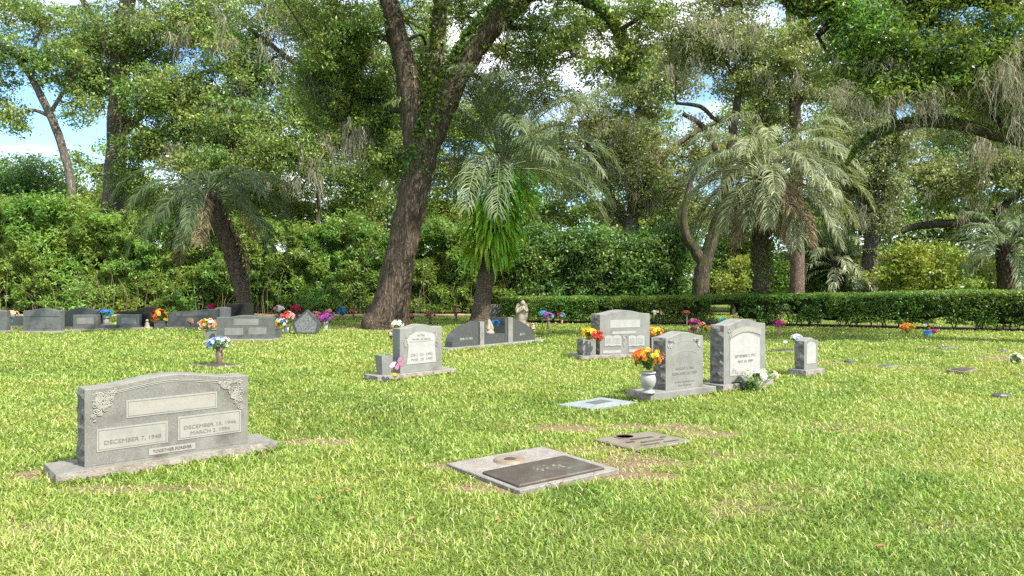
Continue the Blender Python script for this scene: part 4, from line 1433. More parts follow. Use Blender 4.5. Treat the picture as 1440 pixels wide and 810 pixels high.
def far_stone(label, x0, x1, ytop, ybot, rise, mat, d=None, T=0.2, ang=0.12, zb=0.06, shoulders=None, panels=(), pm='granite', groove=None, name='headstone', base=True, kk=1.0, y_end=None, amp=0.0, rock='', over=(0.08, 0.08, 0.06, 0.06)):
    if d is None: d = F * CAMH / (ybot - YH)
    px = d / F
    W = (x1 - x0) * px
    H = CAMH + (YH - ytop) * px
    root = thing(name, label, 'headstone', ((x0 - CX) * px, d, 0), ang)
    Wl = W / math.cos(ang)
    if base:
        g = Geo(); block(g, Wl + over[0] + over[1], T + over[2] + over[3], -0.04, lambda u: zb, 'lrfb', 0.01, 0.004, -over[0], -over[2], nu=2); g.build('base', [M['granite'], M['rock_pink']], root)
    tz = shoulders(H) if shoulders else serp(H - rise, rise, kk)
    g = Geo(); block(g, Wl, T, zb + 0.002 if base else -0.03, tz, rock, amp, 0.008, nu=30); g.build('tablet', [M[mat], M['rock']], root)
    for (a0, a1, b0_, b1) in panels:
        g = Geo(); g.box(a0 * Wl, a1 * Wl, -0.004, 0.01, zb + (H - zb) * b0_, zb + (H - zb) * b1); g.build('inscription_panel', M[pm], root)
    if groove:
        g = Geo()
        for b_ in groove:
            g.box(0.04 * Wl, 0.96 * Wl, -0.008, 0.01, zb + (H - zb) * b_ - 0.012, zb + (H - zb) * b_)
        g.build('moulding', M['dark_granite'], root)
    return root, d, px


far_stone('grey headstone cut by the frame edge, first of the far row', -18, 7.5, 436, 468, 0.03, 'mid_granite')
far_stone('low dark grey headstone with two openings in front of pink and blue flowers', 14, 33, 444, 461, 0.02, 'dark_granite', T=0.15)
far_stone('grey upright headstone with a groove under its rounded top, in the far row', 32.5, 82.5, 434, 468.5, 0.06, 'mid_granite', groove=(0.66,), panels=((0.1, 0.9, 0.10, 0.6),), pm='mid_granite')
far_stone('tall dark grey round topped headstone behind the pair of low blocks', 89, 137, 432.5, 463, 0.10, 'dark_granite', d=22.6)
r_, d_, px_ = far_stone('low polished block stone, left one of the pair joined by a ledge', 103, 135, 443, 465.5, 0.0, 'mid_granite', panels=((0.15, 0.85, 0.35, 0.8),), pm='granite')
far_stone('low polished block stone beside the blue flowers, joined by a ledge on its left', 164, 194, 442.5, 463.5, 0.0, 'mid_granite', panels=((0.2, 0.85, 0.3, 0.75),), pm='granite')
d_ = F * CAMH / (464 - YH); px_ = d_ / F
lg = thing('stone_ledge', 'low grey stone ledge linking the pair of polished block stones', 'ledge', ((135.5 - CX) * px_, d_, 0), 0.0)
g = Geo(); block(g, 28 * px_, 0.3, -0.02, lambda u: CAMH + (YH - 457) * px_, '', 0, 0.005, nu=2); g.build('ledge', [M['mid_granite'], M['rock']], lg)
g = Geo(); block(g, 28.4 * px_, 0.34, -0.02, lambda u: 0.05, 'f', 0.01, 0.004, -0.005, -0.03, nu=2); g.build('base', [M['granite'], M['rock']], lg)
far_stone('black polished headstone with an uneven wave shaped top behind the orange bouquet', 168, 228, 431.5, 461.5, 0, 'black_granite', d=22.5,
          shoulders=lambda H: (lambda u: H - 0.13 + 0.13 * (0.5 - 0.5 * math.cos(PI * min(1, max(0, (u - 0.25) / 0.4)))) - 0.10 * max(0, u - 0.7) / 0.3))
r_, d_, px_ = far_stone('wide low dark grey headstone with two light panels beside the orange bouquet', 236, 304, 434.5, 462.5, 0.03, 'dark_granite', ang=0.10,
                        panels=((0.16, 0.80, 0.62, 0.84), (0.36, 0.62, 0.05, 0.5)), pm='mid_granite', shoulders=lambda H: (lambda u: H - 0.10 + 0.10 * u))
far_stone('plain grey headstone half hidden behind the wide double stone', 303, 322, 432, 455, 0.02, 'mid_granite', d=24.2)
r_, d_, px_ = far_stone('glossy black upright headstone standing at the foot of the leaning palm', 318, 354, 427, 452, 0.0, 'black_granite', d=25.0, ang=0.2)
r_, d_, px_ = far_stone('wide grey double headstone with three light panels and stepped shoulders', 304.5, 383, 443.3, 479.5, 0.05, 'mid_granite', ang=0.05, zb=0.05,
                        panels=((0.30, 0.74, 0.58, 0.84), (0.14, 0.47, 0.16, 0.46), (0.56, 0.88, 0.18, 0.48)), pm='granite', kk=1.4)
DBL_D = d_
# five sided stone
d_ = F * CAMH / (470.5 - YH); px_ = d_ / F
pr = thing('headstone', 'dark five sided pointed headstone with speckled rough face amid bright flowers', 'headstone', ((411 - CX) * px_, d_, 0), 0.06)
z_ = lambda y: CAMH + (YH - y) * px_
X_ = lambda x: (x - 411) * px_
g = Geo(); poly = [(X_(415.3), 0.0), (X_(410), z_(455)), (X_(431), z_(435.6)), (X_(449), z_(455.4)), (X_(445), 0.0)]
g.prism(poly, 0.0, 0.22); g.build('tablet', M['dark_granite'], pr)
cen = np.array([X_(430), z_(455)])
g = Geo(); g.prism([tuple(cen + (np.array(p) - cen) * 0.82 + np.array([0, 0.0])) for p in poly], -0.012, 0.01)
M['speckle'] = surf_mat('speckled_rough_face', (0.045, 0.048, 0.048), (0.24, 0.25, 0.25), rough=0.8, scale=30, detail=3, bump=0.5, bump_scale=60)
g.build('textured_face', M['speckle'], pr)
# pale slab stone behind the palm in the centre
far_stone('plain pale grey square headstone far behind the dark winged monument', 689, 704, 428.5, 452, 0.0, 'granite', d=26.5, T=0.25)

# ================================================================== URNS, VASES, FLOWERS
# urn on the base beside the urn stone
du = 9.22
uz = 0.112
ub = P(912.5, 549, du)
ur = thing('stone_urn', 'rounded grey stone urn on the headstone base holding orange flowers', 'urn', (ub[0], du + 0.05, uz))
k_ = du / F
g = Geo(); g.lathe([(9.5 * k_, 0), (9.5 * k_, 2.5 * k_), (5.5 * k_, 5 * k_), (5.5 * k_, 6 * k_), (9 * k_, 10 * k_), (11.2 * k_, 17 * k_), (10.6 * k_, 23 * k_), (8.6 * k_, 27 * k_)], n=28); g.build('bowl', M['urn'], ur, True)
g = Geo(); g.lathe([(8.6 * k_, 27 * k_), (10.8 * k_, 28.6 * k_), (10.8 * k_, 30 * k_), (8.2 * k_, 30 * k_), (7.5 * k_, 26 * k_)], n=28); g.build('lip', M['urn'], ur, True)
bouquet('big orange flower bouquet spilling over the grey stone urn', 912, 490, 514, 22, du + 0.05, ['orange', 'orange', 'orange', 'yellow', 'orange'], 78, 0.034, near=True, leaves=110, leaf=0.09, foliage_drop=0.5)
# bronze vase with blue and white flowers
dv = F * CAMH / (513 - YH)
vase('brown metal vase standing on the flat brown marker in open lawn', 308.5, 488, 513, 9.5, 7.5, dv, M['bronze_vase'])
bouquet('round bouquet of pale blue and white flowers in the brown metal vase on the lawn', 308, 474, 492, 19, dv, ['paleblue', 'paleblue', 'blue', 'white', 'white'], 62, 0.038, near=True, leaves=70, leaf=0.07)
# white lilies at the foot of the tall stone
ld = 10.1
lb = bouquet('loose spray of white flowers lying at the foot of the tall headstone', 1066, 521, 533, 26, ld, ['white'], 26, 0.062, near=True, leaves=36, leaf=0.10, stem_to=0.0)
lw_ = thing('leafy_plant', 'clump of long green leaves at the foot of the tall headstone', 'plant', (G(1046, 549)[0], G(1046, 549)[1], 0))
Vs, Qs = [], []
for i in range(46):
    a_ = random.random() * 6.28; l_ = random.uniform(0.12, 0.26); o_ = np.array([random.uniform(-0.16, 0.2), random.uniform(-0.06, 0.08), 0.0])
    dr = np.array([math.cos(a_), math.sin(a_), 0]); sd = np.array([-dr[1], dr[0], 0]) * 0.014
    pts = [o_, o_ + dr * l_ * 0.4 + np.array([0, 0, l_ * 0.6]), o_ + dr * l_ + np.array([0, 0, l_ * 0.45])]
    b_ = len(Vs)
    Vs += [pts[0] - sd * .6, pts[0] + sd * .6, pts[1] - sd, pts[1] + sd, pts[2] - sd * .1, pts[2] + sd * .1]
    Qs += [(b_, b_ + 1, b_ + 3, b_ + 2), (b_ + 2, b_ + 3, b_ + 5, b_ + 4)]
mesh_np('leaf_clump', np.array(Vs), np.array(Qs), M['lf_plant'], lw_, rng.random(len(Qs)))
g = Geo()
for i in range(10): g.tube([(random.uniform(-.1, .1), random.uniform(-.04, .04), -0.01), (random.uniform(-.15, .15), 0, 0.12)], [0.006, 0.003], 4)
g.build('stem', M['stem'], lw_)
# bouquets on the book stone
bd = BOOK.o[1]
bouquet('yellow flower bunch in the rough left flower block of the book headstone', 828, 461.5, 476, 11, bd + 0.02, ['yellow', 'yellow', 'orange', 'yellow'], 34, 0.042, near=True, leaves=40)
bouquet('coral red flower bunch hanging against the side of the book headstone', 839.5, 465.5, 479, 9, bd - 0.22, ['coral', 'red', 'coral'], 26, 0.042, near=True, leaves=20)
bouquet('orange flower bouquet in the right flower block of the book headstone', 920, 460.5, 473.5, 13, bd + 0.55, ['orange', 'yellow', 'orange'], 36, 0.042, near=True, leaves=40)
bouquet('small spray of white and pink flowers on top of the scroll headstone', 559, 451, 461.5, 8, 11.6, ['white', 'pink', 'white'], 14, 0.04, leaves=16, foliage_drop=0.1)
bouquet('tiny cream flower spray hanging at the back edge of the scroll headstone', 549.5, 465, 478, 3.2, 11.75, ['peach', 'white'], 9, 0.035, leaves=12)
bouquet('small yellow and red flower on the base of the scroll headstone', 556, 524.5, 531, 4.5, 10.97, ['yellow', 'red', 'yellow'], 6, 0.03, leaves=12, foliage_drop=0.1, leaf=0.04)
bouquet('white and blue flowers just behind the small pale headstone', 1120, 471.5, 479, 7, 12.0, ['white', 'paleblue', 'white'], 12, 0.05, leaves=24, stem_to=0.0)
bouquet('single pale blue flower lying in grass near the small headstone', 1106, 480.5, 484.5, 4, G(1106, 485)[1], ['white', 'paleblue'], 5, 0.05, leaves=10, stem_to=0.0)
bouquet('blue flower bunch behind the praying hands figurine on the dark monument', 696, 451, 459, 5.5, wr.location[1] + 1.25, ['blue'], 10, 0.05, leaves=14)

# pinwheel flower
pd_ = 10.95
pw = thing('pinwheel', 'pink petalled dragonfly pinwheel on a thin stake before the scroll headstone', 'garden ornament', ((562.5 - CX) / F * pd_, pd_, 0))
kp = pd_ / F
cz_ = CAMH + (YH - 508.5) * kp
g = Geo(); g.tube([(0, 0, -0.02), (0, 0, cz_)], [0.004, 0.004], 6); g.build('stake', M['bronze_vase'], pw)
g = Geo(); g.ball((-0.035, -0.012, cz_), 0.018); g.build('hub', M['teal'], pw, True)
M['pink_glass'] = plain('translucent_pink_petal', (0.55, 0.20, 0.32), 0.3)
M['lilac_glass'] = plain('translucent_lilac_petal', (0.62, 0.50, 0.68), 0.3)
for i, (a_, l_) in enumerate(((0.75, 0.095), (-0.5, 0.10), (-1.65, 0.105), (-2.55, 0.125))):
    dx, dz = math.cos(a_), math.sin(a_)
    ring = [( -0.035 + dx * (0.015 + l_ * (0.5 - 0.5 * math.cos(t))) - dz * 0.30 * l_ * math.sin(t), -0.016, cz_ + dz * (0.015 + l_ * (0.5 - 0.5 * math.cos(t))) + dx * 0.30 * l_ * math.sin(t)) for t in np.linspace(0, 2 * PI, 15)[:-1]]
    g = Geo(); g.prism([(p[0], p[2]) for p in ring], -0.019, -0.013)
    pt = g.build('petal', M['lilac_glass' if i == 3 else 'pink_glass'], pw)
    g = Geo(); g.tube(ring + [ring[0]], np.full(15, 0.004), 5); g.build('petal_rim', M['teal'], pt)

# flowers in ground vases, far (label, x, ytop, ybot, half width, ground y, colours, vase material, vase width)
FAR = [
    ('purple and violet flowers on a brown ground vase before the clipped hedge', 770.5, 440, 449, 9, 463, ['purple', 'purple', 'purple', 'paleblue'], 'bronze_vase', 4.5),
    ('red flower bunch on a tan ground vase before the clipped hedge', 789, 440, 447.5, 6, 456, ['red', 'red', 'teal'], 'tan_vase', 3.5),
    ('faded cream flowers on a thin stand beside the book headstone', 924, 436.7, 444.5, 9, 456.5, ['white', 'peach', 'white'], 'granite', 2),
    ('coral flowers on a pale stick before the hedge behind the urn headstone', 965, 437.6, 442, 4.5, 457.5, ['coral'], 'panel', 1.8),
    ('pale peach flowers on a teal stick against the clipped hedge', 972, 428.5, 434, 5.5, 452, ['peach', 'white'], 'teal', 1.4),
    ('bright magenta flowers on a tan ground vase right of the tall headstone', 1095.5, 449, 459.5, 8.5, 471.5, ['magenta', 'magenta', 'magenta', 'pink', 'orange'], 'tan_vase', 6),
    ('white and coral flowers on a tall stick against the hedge by the palm', 1096, 425, 438.5, 8, 456, ['white', 'coral', 'white'], 'panel', 1.5),
    ('red flowers on a black ground vase right of the big oak trunk', 604, 438.5, 447, 7.5, 456.5, ['crimson', 'brown', 'red'], 'wire', 4),
    ('faded brown pink flowers on a ground vase between oak and fern palm', 640.5, 430, 443, 3.5, 452, ['brown', 'pink'], 'bronze_vase', 3.2),
    ('small dusty pink flowers on a ground vase at the right foot of the oak', 578, 441.5, 449, 4, 453.5, ['brown', 'coral'], 'tan_vase', 2.5),
    ('blue flowers on a ground vase left of the big oak trunk', 480, 431.5, 443, 8, 450, ['blue', 'blue', 'teal'], 'tan_vase', 3),
    ('faded red flowers on a brown ground vase next to the oak trunk', 496, 433.5, 440, 4, 450.5, ['brown', 'coral'], 'bronze_vase', 3),
    ('pale pink flowers topmost in the flower group beside the double stone', 392.5, 429.5, 438.5, 7.5, 452, ['pink', 'pink', 'white'], 'wire', 4),
    ('crimson flowers beside the pointed five sided stone', 416.5, 429, 439.5, 7, 453, ['crimson'], 'wire', 4),
    ('dusty pink flowers right of the pointed stone above the purple ones', 463, 435, 446, 8, 454, ['brown', 'pink', 'peach'], 'bronze_vase', 4),
    ('salmon flowers directly behind the point of the five sided stone', 444, 438.5, 446, 8, 455, ['pink', 'peach'], 'bronze_vase', 4),
    ('pink flowers behind the wide dark stone near the hedge', 297, 429, 435, 5, 449, ['magenta', 'crimson'], 'bronze_vase', 3),
    ('dark red flowers on a stick against the clipped hedge left of the book stone', 839, 430.5, 435.5, 3.5, 452, ['red', 'coral'], 'wire', 1.5),
]
for lab, x, yt, yb, hw, yg, cols, vm, vw in FAR:
    d_ = F * CAMH / (yg - YH)
    vase('ground vase holding the ' + ' '.join(lab.split()[:3]).replace(' on a', '').replace(' flowers', '') + ' flowers', x + 1, yb - 1, yg, vw, vw * 0.8, d_, M[vm], name='ground_vase', z_on=-0.01)
    bouquet(lab, x, yt, yb, hw, d_, cols, 24, 0.0024 * d_, leaves=26, leaf=0.10)
LOW = [  # low bouquets standing directly in pots, on the ground
    ('orange and red bouquet in a grey pot between the black and the wide dark stones', 224.5, 435, 454, 13.5, 462.5, ['orange', 'red', 'orange', 'yellow'], 34),
    ('pink yellow and white bouquet in a grey block left of the wide double stone', 293, 448.5, 465, 15.5, 477, ['pink', 'yellow', 'white', 'orange', 'pink'], 34),
    ('bright blue flower bunch in a grey vase on the stone ledge', 148.5, 435.8, 444.5, 11.5, 461, ['blue', 'blue', 'teal'], 24),
    ('coral red flowers, the largest of the flower group beside the double stone', 405, 438.5, 452, 10.5, 464, ['coral', 'red', 'coral', 'pink'], 26),
    ('mixed multicoloured small flowers in front of the coral red ones', 394, 447.5, 461, 9, 470, ['pink', 'yellow', 'blue', 'white'], 22),
    ('purple flower mass in a glass vase right of the pointed stone', 456, 440.5, 453, 11.5, 464, ['purple', 'magenta', 'purple'], 26),
    ('pink and white flowers at the frame edge behind the low dark stone', 18, 437, 446, 8.5, 458, ['pink', 'white', 'peach'], 18),
    ('blue flowers low at the frame edge beside the first far headstone', 12, 445, 456, 5.5, 462, ['blue', 'teal'], 14),
    ('orange flower clump lying on the ground before the right hedge', 1276, 455, 464, 10, 469.5, ['orange', 'orange', 'yellow'], 20),
    ('magenta pink flowers low before the hedge behind the urn headstone', 975, 448.5, 455, 7.5, 459, ['magenta', 'pink', 'magenta'], 16),
    ('small magenta flower tuft on the lawn behind the urn headstone', 975.5, 460, 465, 4.5, 468, ['magenta'], 8),
    ('pink and white flower tuft left of the tall headstone top', 987, 453.5, 461, 5, 467, ['pink', 'coral', 'white'], 10),
    ('small yellow flowers close behind the tall headstone', 993.5, 458.5, 464, 4, 470, ['yellow', 'orange'], 8),
    ('teal flower peeking above the tall headstone', 1015.5, 447.5, 454, 4.5, 462, ['teal'], 8),
    ('teal and blue flowers behind the purple ones before the hedge', 763, 437.5, 445.5, 6, 460, ['teal', 'teal', 'paleblue'], 14),
    ('small pale pink flowers in front of the wide dark stone', 268, 449, 455, 4, 463, ['brown', 'pink'], 8),
    ('white and violet flower posy by the blue wrap before the right hedge', 1304, 455.5, 464, 4, 472, ['white', 'purple', 'yellow'], 9),
    ('small magenta flower beside the blue wrapped posy', 1313.5, 463.5, 467.5, 4, 471, ['magenta'], 6),
    ('white flowering low plant with round leaves at the lawn edge', 1429, 497, 511, 9, 513, ['white', 'white'], 16),
    ('cream flowers at the right tip of the dark winged monument', 748, 455, 465, 3, 474, ['peach', 'white'], 8),
]
for lab, x, yt, yb, hw, yg, cols, n in LOW:
    d_ = F * CAMH / (yg - YH)
    bouquet(lab, x, yt, yb, hw, d_, cols, int(n * 1.6), max(0.036, 0.0025 * d_), leaves=40, leaf=0.09, stem_to=None if n > 20 else 0.0)
for lab, x, yt, yb, wt, wb, yg, mt in (
        ('square grey pot under the orange and red bouquet', 226, 452, 463, 14, 12, 462.5, 'mid_granite'),
        ('square grey stone vase left of the wide double stone', 297, 464, 478, 14, 12, 477, 'granite'),
        ('square dark vase block right of the wide double stone', 389, 462, 478, 12, 11, 476, 'mid_granite'),
        ('grey vase on the stone ledge under the blue flowers', 149, 444, 457, 10.5, 8, 461, 'granite'),
        ('grey pot under the multicoloured flowers', 404, 459, 470.5, 9.5, 8, 470, 'mid_granite'),
        ('glassy grey vase under the purple flowers', 458, 452, 464.5, 7, 5.5, 464, 'urn'),
):
    d_ = F * CAMH / (yg - YH)
    vase(lab, x, yt, yb, wt, wb, d_, M[mt], square='square' in lab, rot=0.1)
# blue wrap of the posy
bw = thing('flower_wrap', 'bright blue cone wrap around the posy before the right hedge', 'flower wrap', tuple(G(1304.5, 473.0)))
g = Geo(); k_ = G(1304.5, 473.0)[1] / F; g.lathe([(3 * k_, 0), (6 * k_, 8 * k_), (5.6 * k_, 8 * k_), (2.4 * k_, 0.8 * k_)], n=10); g.build('paper_cone', M['paper_blue'] if 'paper_blue' in M else plain('blue_wrap_paper', (0.04, 0.25, 0.65), 0.5), bw)
g = Geo(); g.lathe([(4.3 * k_, 3.2 * k_), (4.5 * k_, 4.0 * k_)], n=10); g.build('ribbon', PET['white'], bw)
# small stone figure by the orange pot
fd = F * CAMH / (463 - YH); kf = fd / F
fg = thing('figurine', 'small seated pale garden figurine on white stones by the orange bouquet', 'figurine', ((207 - CX) * kf, fd, 0))
g = Geo(); g.lathe([(4 * kf, 0), (4.2 * kf, 3 * kf), (2.6 * kf, 6 * kf), (3 * kf, 8 * kf), (1.2 * kf, 10 * kf)], n=10); g.ball((0, 0, 12 * kf), 2.2 * kf); g.build('body', M['statue'], fg, True)
for i in range(6):
    g = Geo(); g.ball((random.uniform(-9, 9) * kf, random.uniform(-3, 1) * kf, 1 * kf), (2.6 * kf, 2 * kf, 1.6 * kf), 7, 5); g.build('stone', M['statue_pale'], fg)
# small dark plug in the grass and a blue scrap
for lab, x, y, mt, nm, ct, s_ in (('small dark flat stone half sunk in the right hand lawn', 1408, 559, 'dark_granite', 'sunk_stone', 'stone', 0.11), ('tiny dark stone in the lawn between left row and blue vase', 228, 482, 'dark_granite', 'sunk_stone', 'stone', 0.07),
                                  ('small dark stone in the lawn between book stone and flat markers', 1195, 510, 'dark_granite', 'sunk_stone', 'stone', 0.10)):
    q = G(x, y)
    r = thing(nm, lab, ct, tuple(q))
    g = Geo(); g.lathe([(s_, -0.02), (s_ * 1.02, 0.03), (s_ * 0.8, 0.05)], n=9, sy=0.8); g.build('stone', M[mt], r)
    g = Geo(); g.lathe([(s_ * 0.4, 0.05), (s_ * 0.3, 0.058)], n=9); g.build('cap', M['bronze'], r)
# dry fallen leaves on the lawn
lf0 = None
M['dry_leaf'] = plain('dry_brown_leaf', (0.30, 0.14, 0.06), 0.8)
for x, y in ((20, 728), (560, 774), (792, 676), (836, 665), (1010, 720), (405, 566), (1140, 640), (250, 735), (480, 690), (700, 730), (1200, 700), (930, 690), (660, 600), (1300, 600), (180, 487), (470, 540)) + tuple((random.uniform(20, 1420), 480 + 310 * random.random() ** 1.3) for _ in range(44)):
    q = G(x, y, 0.045)
    if lf0 is None:
        g = Geo(); g.add([(-.03, 0, 0), (0, .014, .006), (.035, 0, 0), (0, -.014, .006), (0, 0, -.003)], [(0, 4, 1), (1, 4, 2), (2, 4, 3), (3, 4, 0)])
        o_ = lf0 = g.build('fallen_leaf', M['dry_leaf'])
    else:
        o_ = lf0.copy(); COL.objects.link(o_)
    o_.location = q.tolist(); o_.rotation_euler = (random.uniform(-.4, .4), random.uniform(-.4, .4), random.random() * 6.28)
    s_ = random.uniform(0.55, 1.1); o_.scale = (s_, s_, s_)
    tag(o_, 'dry brown leaf fallen on the mown lawn', 'leaf', 'dry leaves scattered over the lawn')

lawn()

# ================================================================== HEDGES


def bamboo():
    root = thing('bamboo_hedge', 'tall dense yellow green bamboo thicket along the back of the lawn, behind the oak', 'hedge', (-14, 32, 0))
    b0 = np.array([-14, 32.0, 0])
    xa = np.array([-44, -30, -22, -20.5, -18.5, -17.5, -15, -12.5, -9, -7.5, -5.5, -3, -1.2, 0.2, 1.2])
    za = np.array([4.3, 4.6, 4.5, 4.9, 4.3, 3.9, 3.7, 3.9, 3.3, 3.9, 3.3, 3.8, 3.6, 3.0, 2.2])
    fx = np.array([p[0] for p in BAM_F]); fy = np.array([p[1] for p in BAM_F])
    n = 210000
    x = -34 + 35.2 * rng.random(n)
    top = np.interp(x, xa, za) + 1.3 * (fbm(x * 0.8, 0 * x + 3, 3) - 0.5)
    front = rng.random(n) < 0.72
    z = top * rng.random(n) ** 1.05
    y0 = np.interp(x, fx, fy)
    bump = 1.5 * fbm(x * 0.55, z * 0.7 + 40, 3) + 0.9 * fbm(x * 1.9 + 7, z * 2.1, 2)
    slope = 0.9 * (z / top) ** 2
    y = y0 - 0.1 + bump * 1.15 + slope + np.abs(rng.normal(size=n)) * 0.28 - 0.9
    yt = y0 + 0.9 + 2.6 * rng.random(n)
    zt = top + 0.25 * (rng.normal(size=n)) - 0.25 * (rng.random(n))
    y = np.where(front, y, yt); z = np.where(front, z, zt)
    z = np.maximum(z, 0.12)
    hole = fbm(x * 1.3 + 60, z * 1.5 + 20, 3)
    low = np.clip(1 - z / 1.0, 0, 1)
    keep = (hole > 0.40) | (rng.random(n) < 0.2)
    keep &= rng.random(n) > 0.45 * low
    x, y, z = x[keep], y[keep], z[keep]
    V, Q = leaf_quads(np.stack([x, y, z], 1), 0.20, 0.062, 0.6)
    patch = fbm(x * 0.5 + 4, z * 0.6 + 90, 3)
    T = 0.05 + 0.6 * np.clip((patch - 0.2) * 1.5, 0, 1) * (0.6 + 0.4 * rng.random(len(x))) + 0.38 * rng.random(len(x)) ** 1.3
    mesh_np('foliage', V - b0, Q, M['lf_bamboo'], root, T)
    # dark backing sheet, interior shade put into its colour
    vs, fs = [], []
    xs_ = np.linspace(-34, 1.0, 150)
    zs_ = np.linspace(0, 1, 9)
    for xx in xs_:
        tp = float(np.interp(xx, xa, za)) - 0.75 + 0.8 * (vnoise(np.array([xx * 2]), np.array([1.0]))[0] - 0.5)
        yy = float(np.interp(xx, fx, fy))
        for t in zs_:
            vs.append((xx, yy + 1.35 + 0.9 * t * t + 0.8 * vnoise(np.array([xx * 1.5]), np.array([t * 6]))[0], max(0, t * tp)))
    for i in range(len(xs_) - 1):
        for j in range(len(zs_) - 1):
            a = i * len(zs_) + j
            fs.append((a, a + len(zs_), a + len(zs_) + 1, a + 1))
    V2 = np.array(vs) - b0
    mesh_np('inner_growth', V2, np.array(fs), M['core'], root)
    st_ = []
    for i in range(260):
        xx = -33 + 34 * random.random()
        yy = float(np.interp(xx, fx, fy)) + random.uniform(0.1, 0.9)
        h = random.uniform(0.7, 2.0)
        st_.append(tube_np(spline([(xx, yy, -0.05), (xx + random.uniform(-.15, .15), yy, h * .5), (xx + random.uniform(-.5, .5), yy + random.uniform(-.4, .3), h)], 3), np.linspace(0.016, 0.006, 7), 5))
    V, Q, _ = merge([(p[0] - b0, p[1]) for p in st_])
    o = mesh_np('cane', V, Q, plain('bamboo_cane', (0.17, 0.14, 0.07), 0.6), root)
    o['kind'] = 'stuff'


bamboo()


def hedge():
    root = thing('clipped_hedge', 'long low clipped dark green hedge with a flat top and bare lower stems', 'hedge', (HED_F[2][0], HED_F[2][1] + 0.7, 0))
    b0 = np.array([HED_F[2][0], HED_F[2][1] + 0.7, 0])
    fl = spline(HED_F, 20)
    fx, fy = fl[:, 0], fl[:, 1]
    hx = np.array([-0.4, 6.5, 14.5, 27]); hz = np.array([0.80, 0.92, 1.12, 1.2])
    D = 1.35
    n = 120000
    x = -0.4 + 23.5 * rng.random(n)
    y0 = np.interp(x, fx, fy)
    top = np.interp(x, hx, hz) + 0.10 * (fbm(x * 1.2, 0 * x + 8, 2) - 0.5)
    low = 0.05 + 0.16 * fbm(x * 1.6, 0 * x + 70, 2)
    side = rng.random(n)
    z = low + (top - low) * rng.random(n)
    y = y0 + 0.09 * rng.normal(size=n) + 0.22 * (fbm(x * 2, z * 3, 2) - 0.3)
    yt = y0 + D * rng.random(n)
    rnd = np.clip(np.abs((yt - y0) / D - 0.5) * 2, 0, 1)
    zt = top - 0.08 * rnd ** 4 + 0.025 * rng.normal(size=n)
    tp = side < 0.40; bk = side > 0.88
    y = np.where(tp, yt, np.where(bk, y0 + D + 0.08 * rng.normal(size=n), y))
    z = np.where(tp, zt, z)
    gap = np.exp(-((x - 6.9) / 0.55) ** 2) * 1.3 + np.exp(-((x - 8.6) / 0.5) ** 2) * 0.9
    keep = (rng.random(n) > gap * (z < 0.75)) & ((fbm(x * 3 + 9, z * 4, 2) > 0.3) | tp)
    x, y, z = x[keep], y[keep], z[keep]; tp = tp[keep]
    V, Q = leaf_quads(np.stack([x, y, z], 1), 0.075, 0.038, 0.5)
    T = 0.05 + 0.3 * fbm(x * 1.4, z * 2 + 4, 2) + 0.45 * rng.random(len(x)) ** 1.2 + 0.22 * tp  # top leaves get a lighter tint, the lit top put into colour
    mesh_np('foliage', V - b0, Q, M['lf_hedge'], root, T)
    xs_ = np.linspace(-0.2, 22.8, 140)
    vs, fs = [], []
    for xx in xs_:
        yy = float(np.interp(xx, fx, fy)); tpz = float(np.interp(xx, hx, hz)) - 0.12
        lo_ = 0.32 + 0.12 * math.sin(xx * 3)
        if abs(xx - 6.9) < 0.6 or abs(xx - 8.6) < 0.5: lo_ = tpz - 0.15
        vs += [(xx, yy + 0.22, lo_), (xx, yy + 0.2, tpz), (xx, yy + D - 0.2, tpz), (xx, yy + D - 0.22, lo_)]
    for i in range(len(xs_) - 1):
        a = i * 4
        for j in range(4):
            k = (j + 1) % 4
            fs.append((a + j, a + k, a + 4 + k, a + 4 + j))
    mesh_np('inner_growth', np.array(vs) - b0, np.array(fs), M['core'], root)  # dark core box painted as the shaded inside of the hedge
    st_ = []
    for i in range(95):
        xx = -0.2 + 23 * random.random(); yy = float(np.interp(xx, fx, fy)) + random.uniform(0.2, D - 0.2)
        for q in range(2):
            st_.append(tube_np([(xx, yy, -0.03), (xx + random.uniform(-.12, .12), yy, 0.25), (xx + random.uniform(-.25, .25), yy, 0.6)], [0.018, 0.013, 0.008], 5))
    V, Q, _ = merge([(p[0] - b0, p[1]) for p in st_])
    o = mesh_np('stem', V, Q, M['bark_grey'], root)
    o['kind'] = 'stuff'


hedge()

# ================================================================== TREES
OAK = [(542, 462, 33), (550, 430, 25), (561, 370, 21.5), (574, 305, 20), (586, 250, 20), (600, 200, 20), (622, 150, 18.5), (648, 98, 17), (682, 45, 18), (722, 5, 17), (770, -40, 14), (850, -110, 10)]
LA = [(590, 245, 14), (586, 205, 18), (580, 160, 17), (571, 100, 15.5), (556, 40, 14), (541, -20, 12), (520, -120, 8)]
LB = [(600, 205, 24), (622, 150, 19), (648, 98, 18), (682, 45, 18), (722, 5, 17), (770, -40, 14), (850, -110, 10)]
LC = [(600, 215, 14), (603, 180, 14), (607, 140, 11), (614, 70, 10.5), (620, 0, 10), (626, -80, 8)]
LD = [(735, -5, 9), (790, -12, 8, -.5), (842, 12, 7, -1), (868, 45, 6.5, -1), (884, 85, 5, -1.2), (896, 112, 2, -1.4)]
LE = [(690, 40, 6), (735, 38, 4.5), (790, 50, 3.5), (808, 78, 2.5), (850, 84, 1.5)]
LF = [(562, 62, 5), (520, 48, 4), (480, 60, 3.2), (440, 95, 2)]
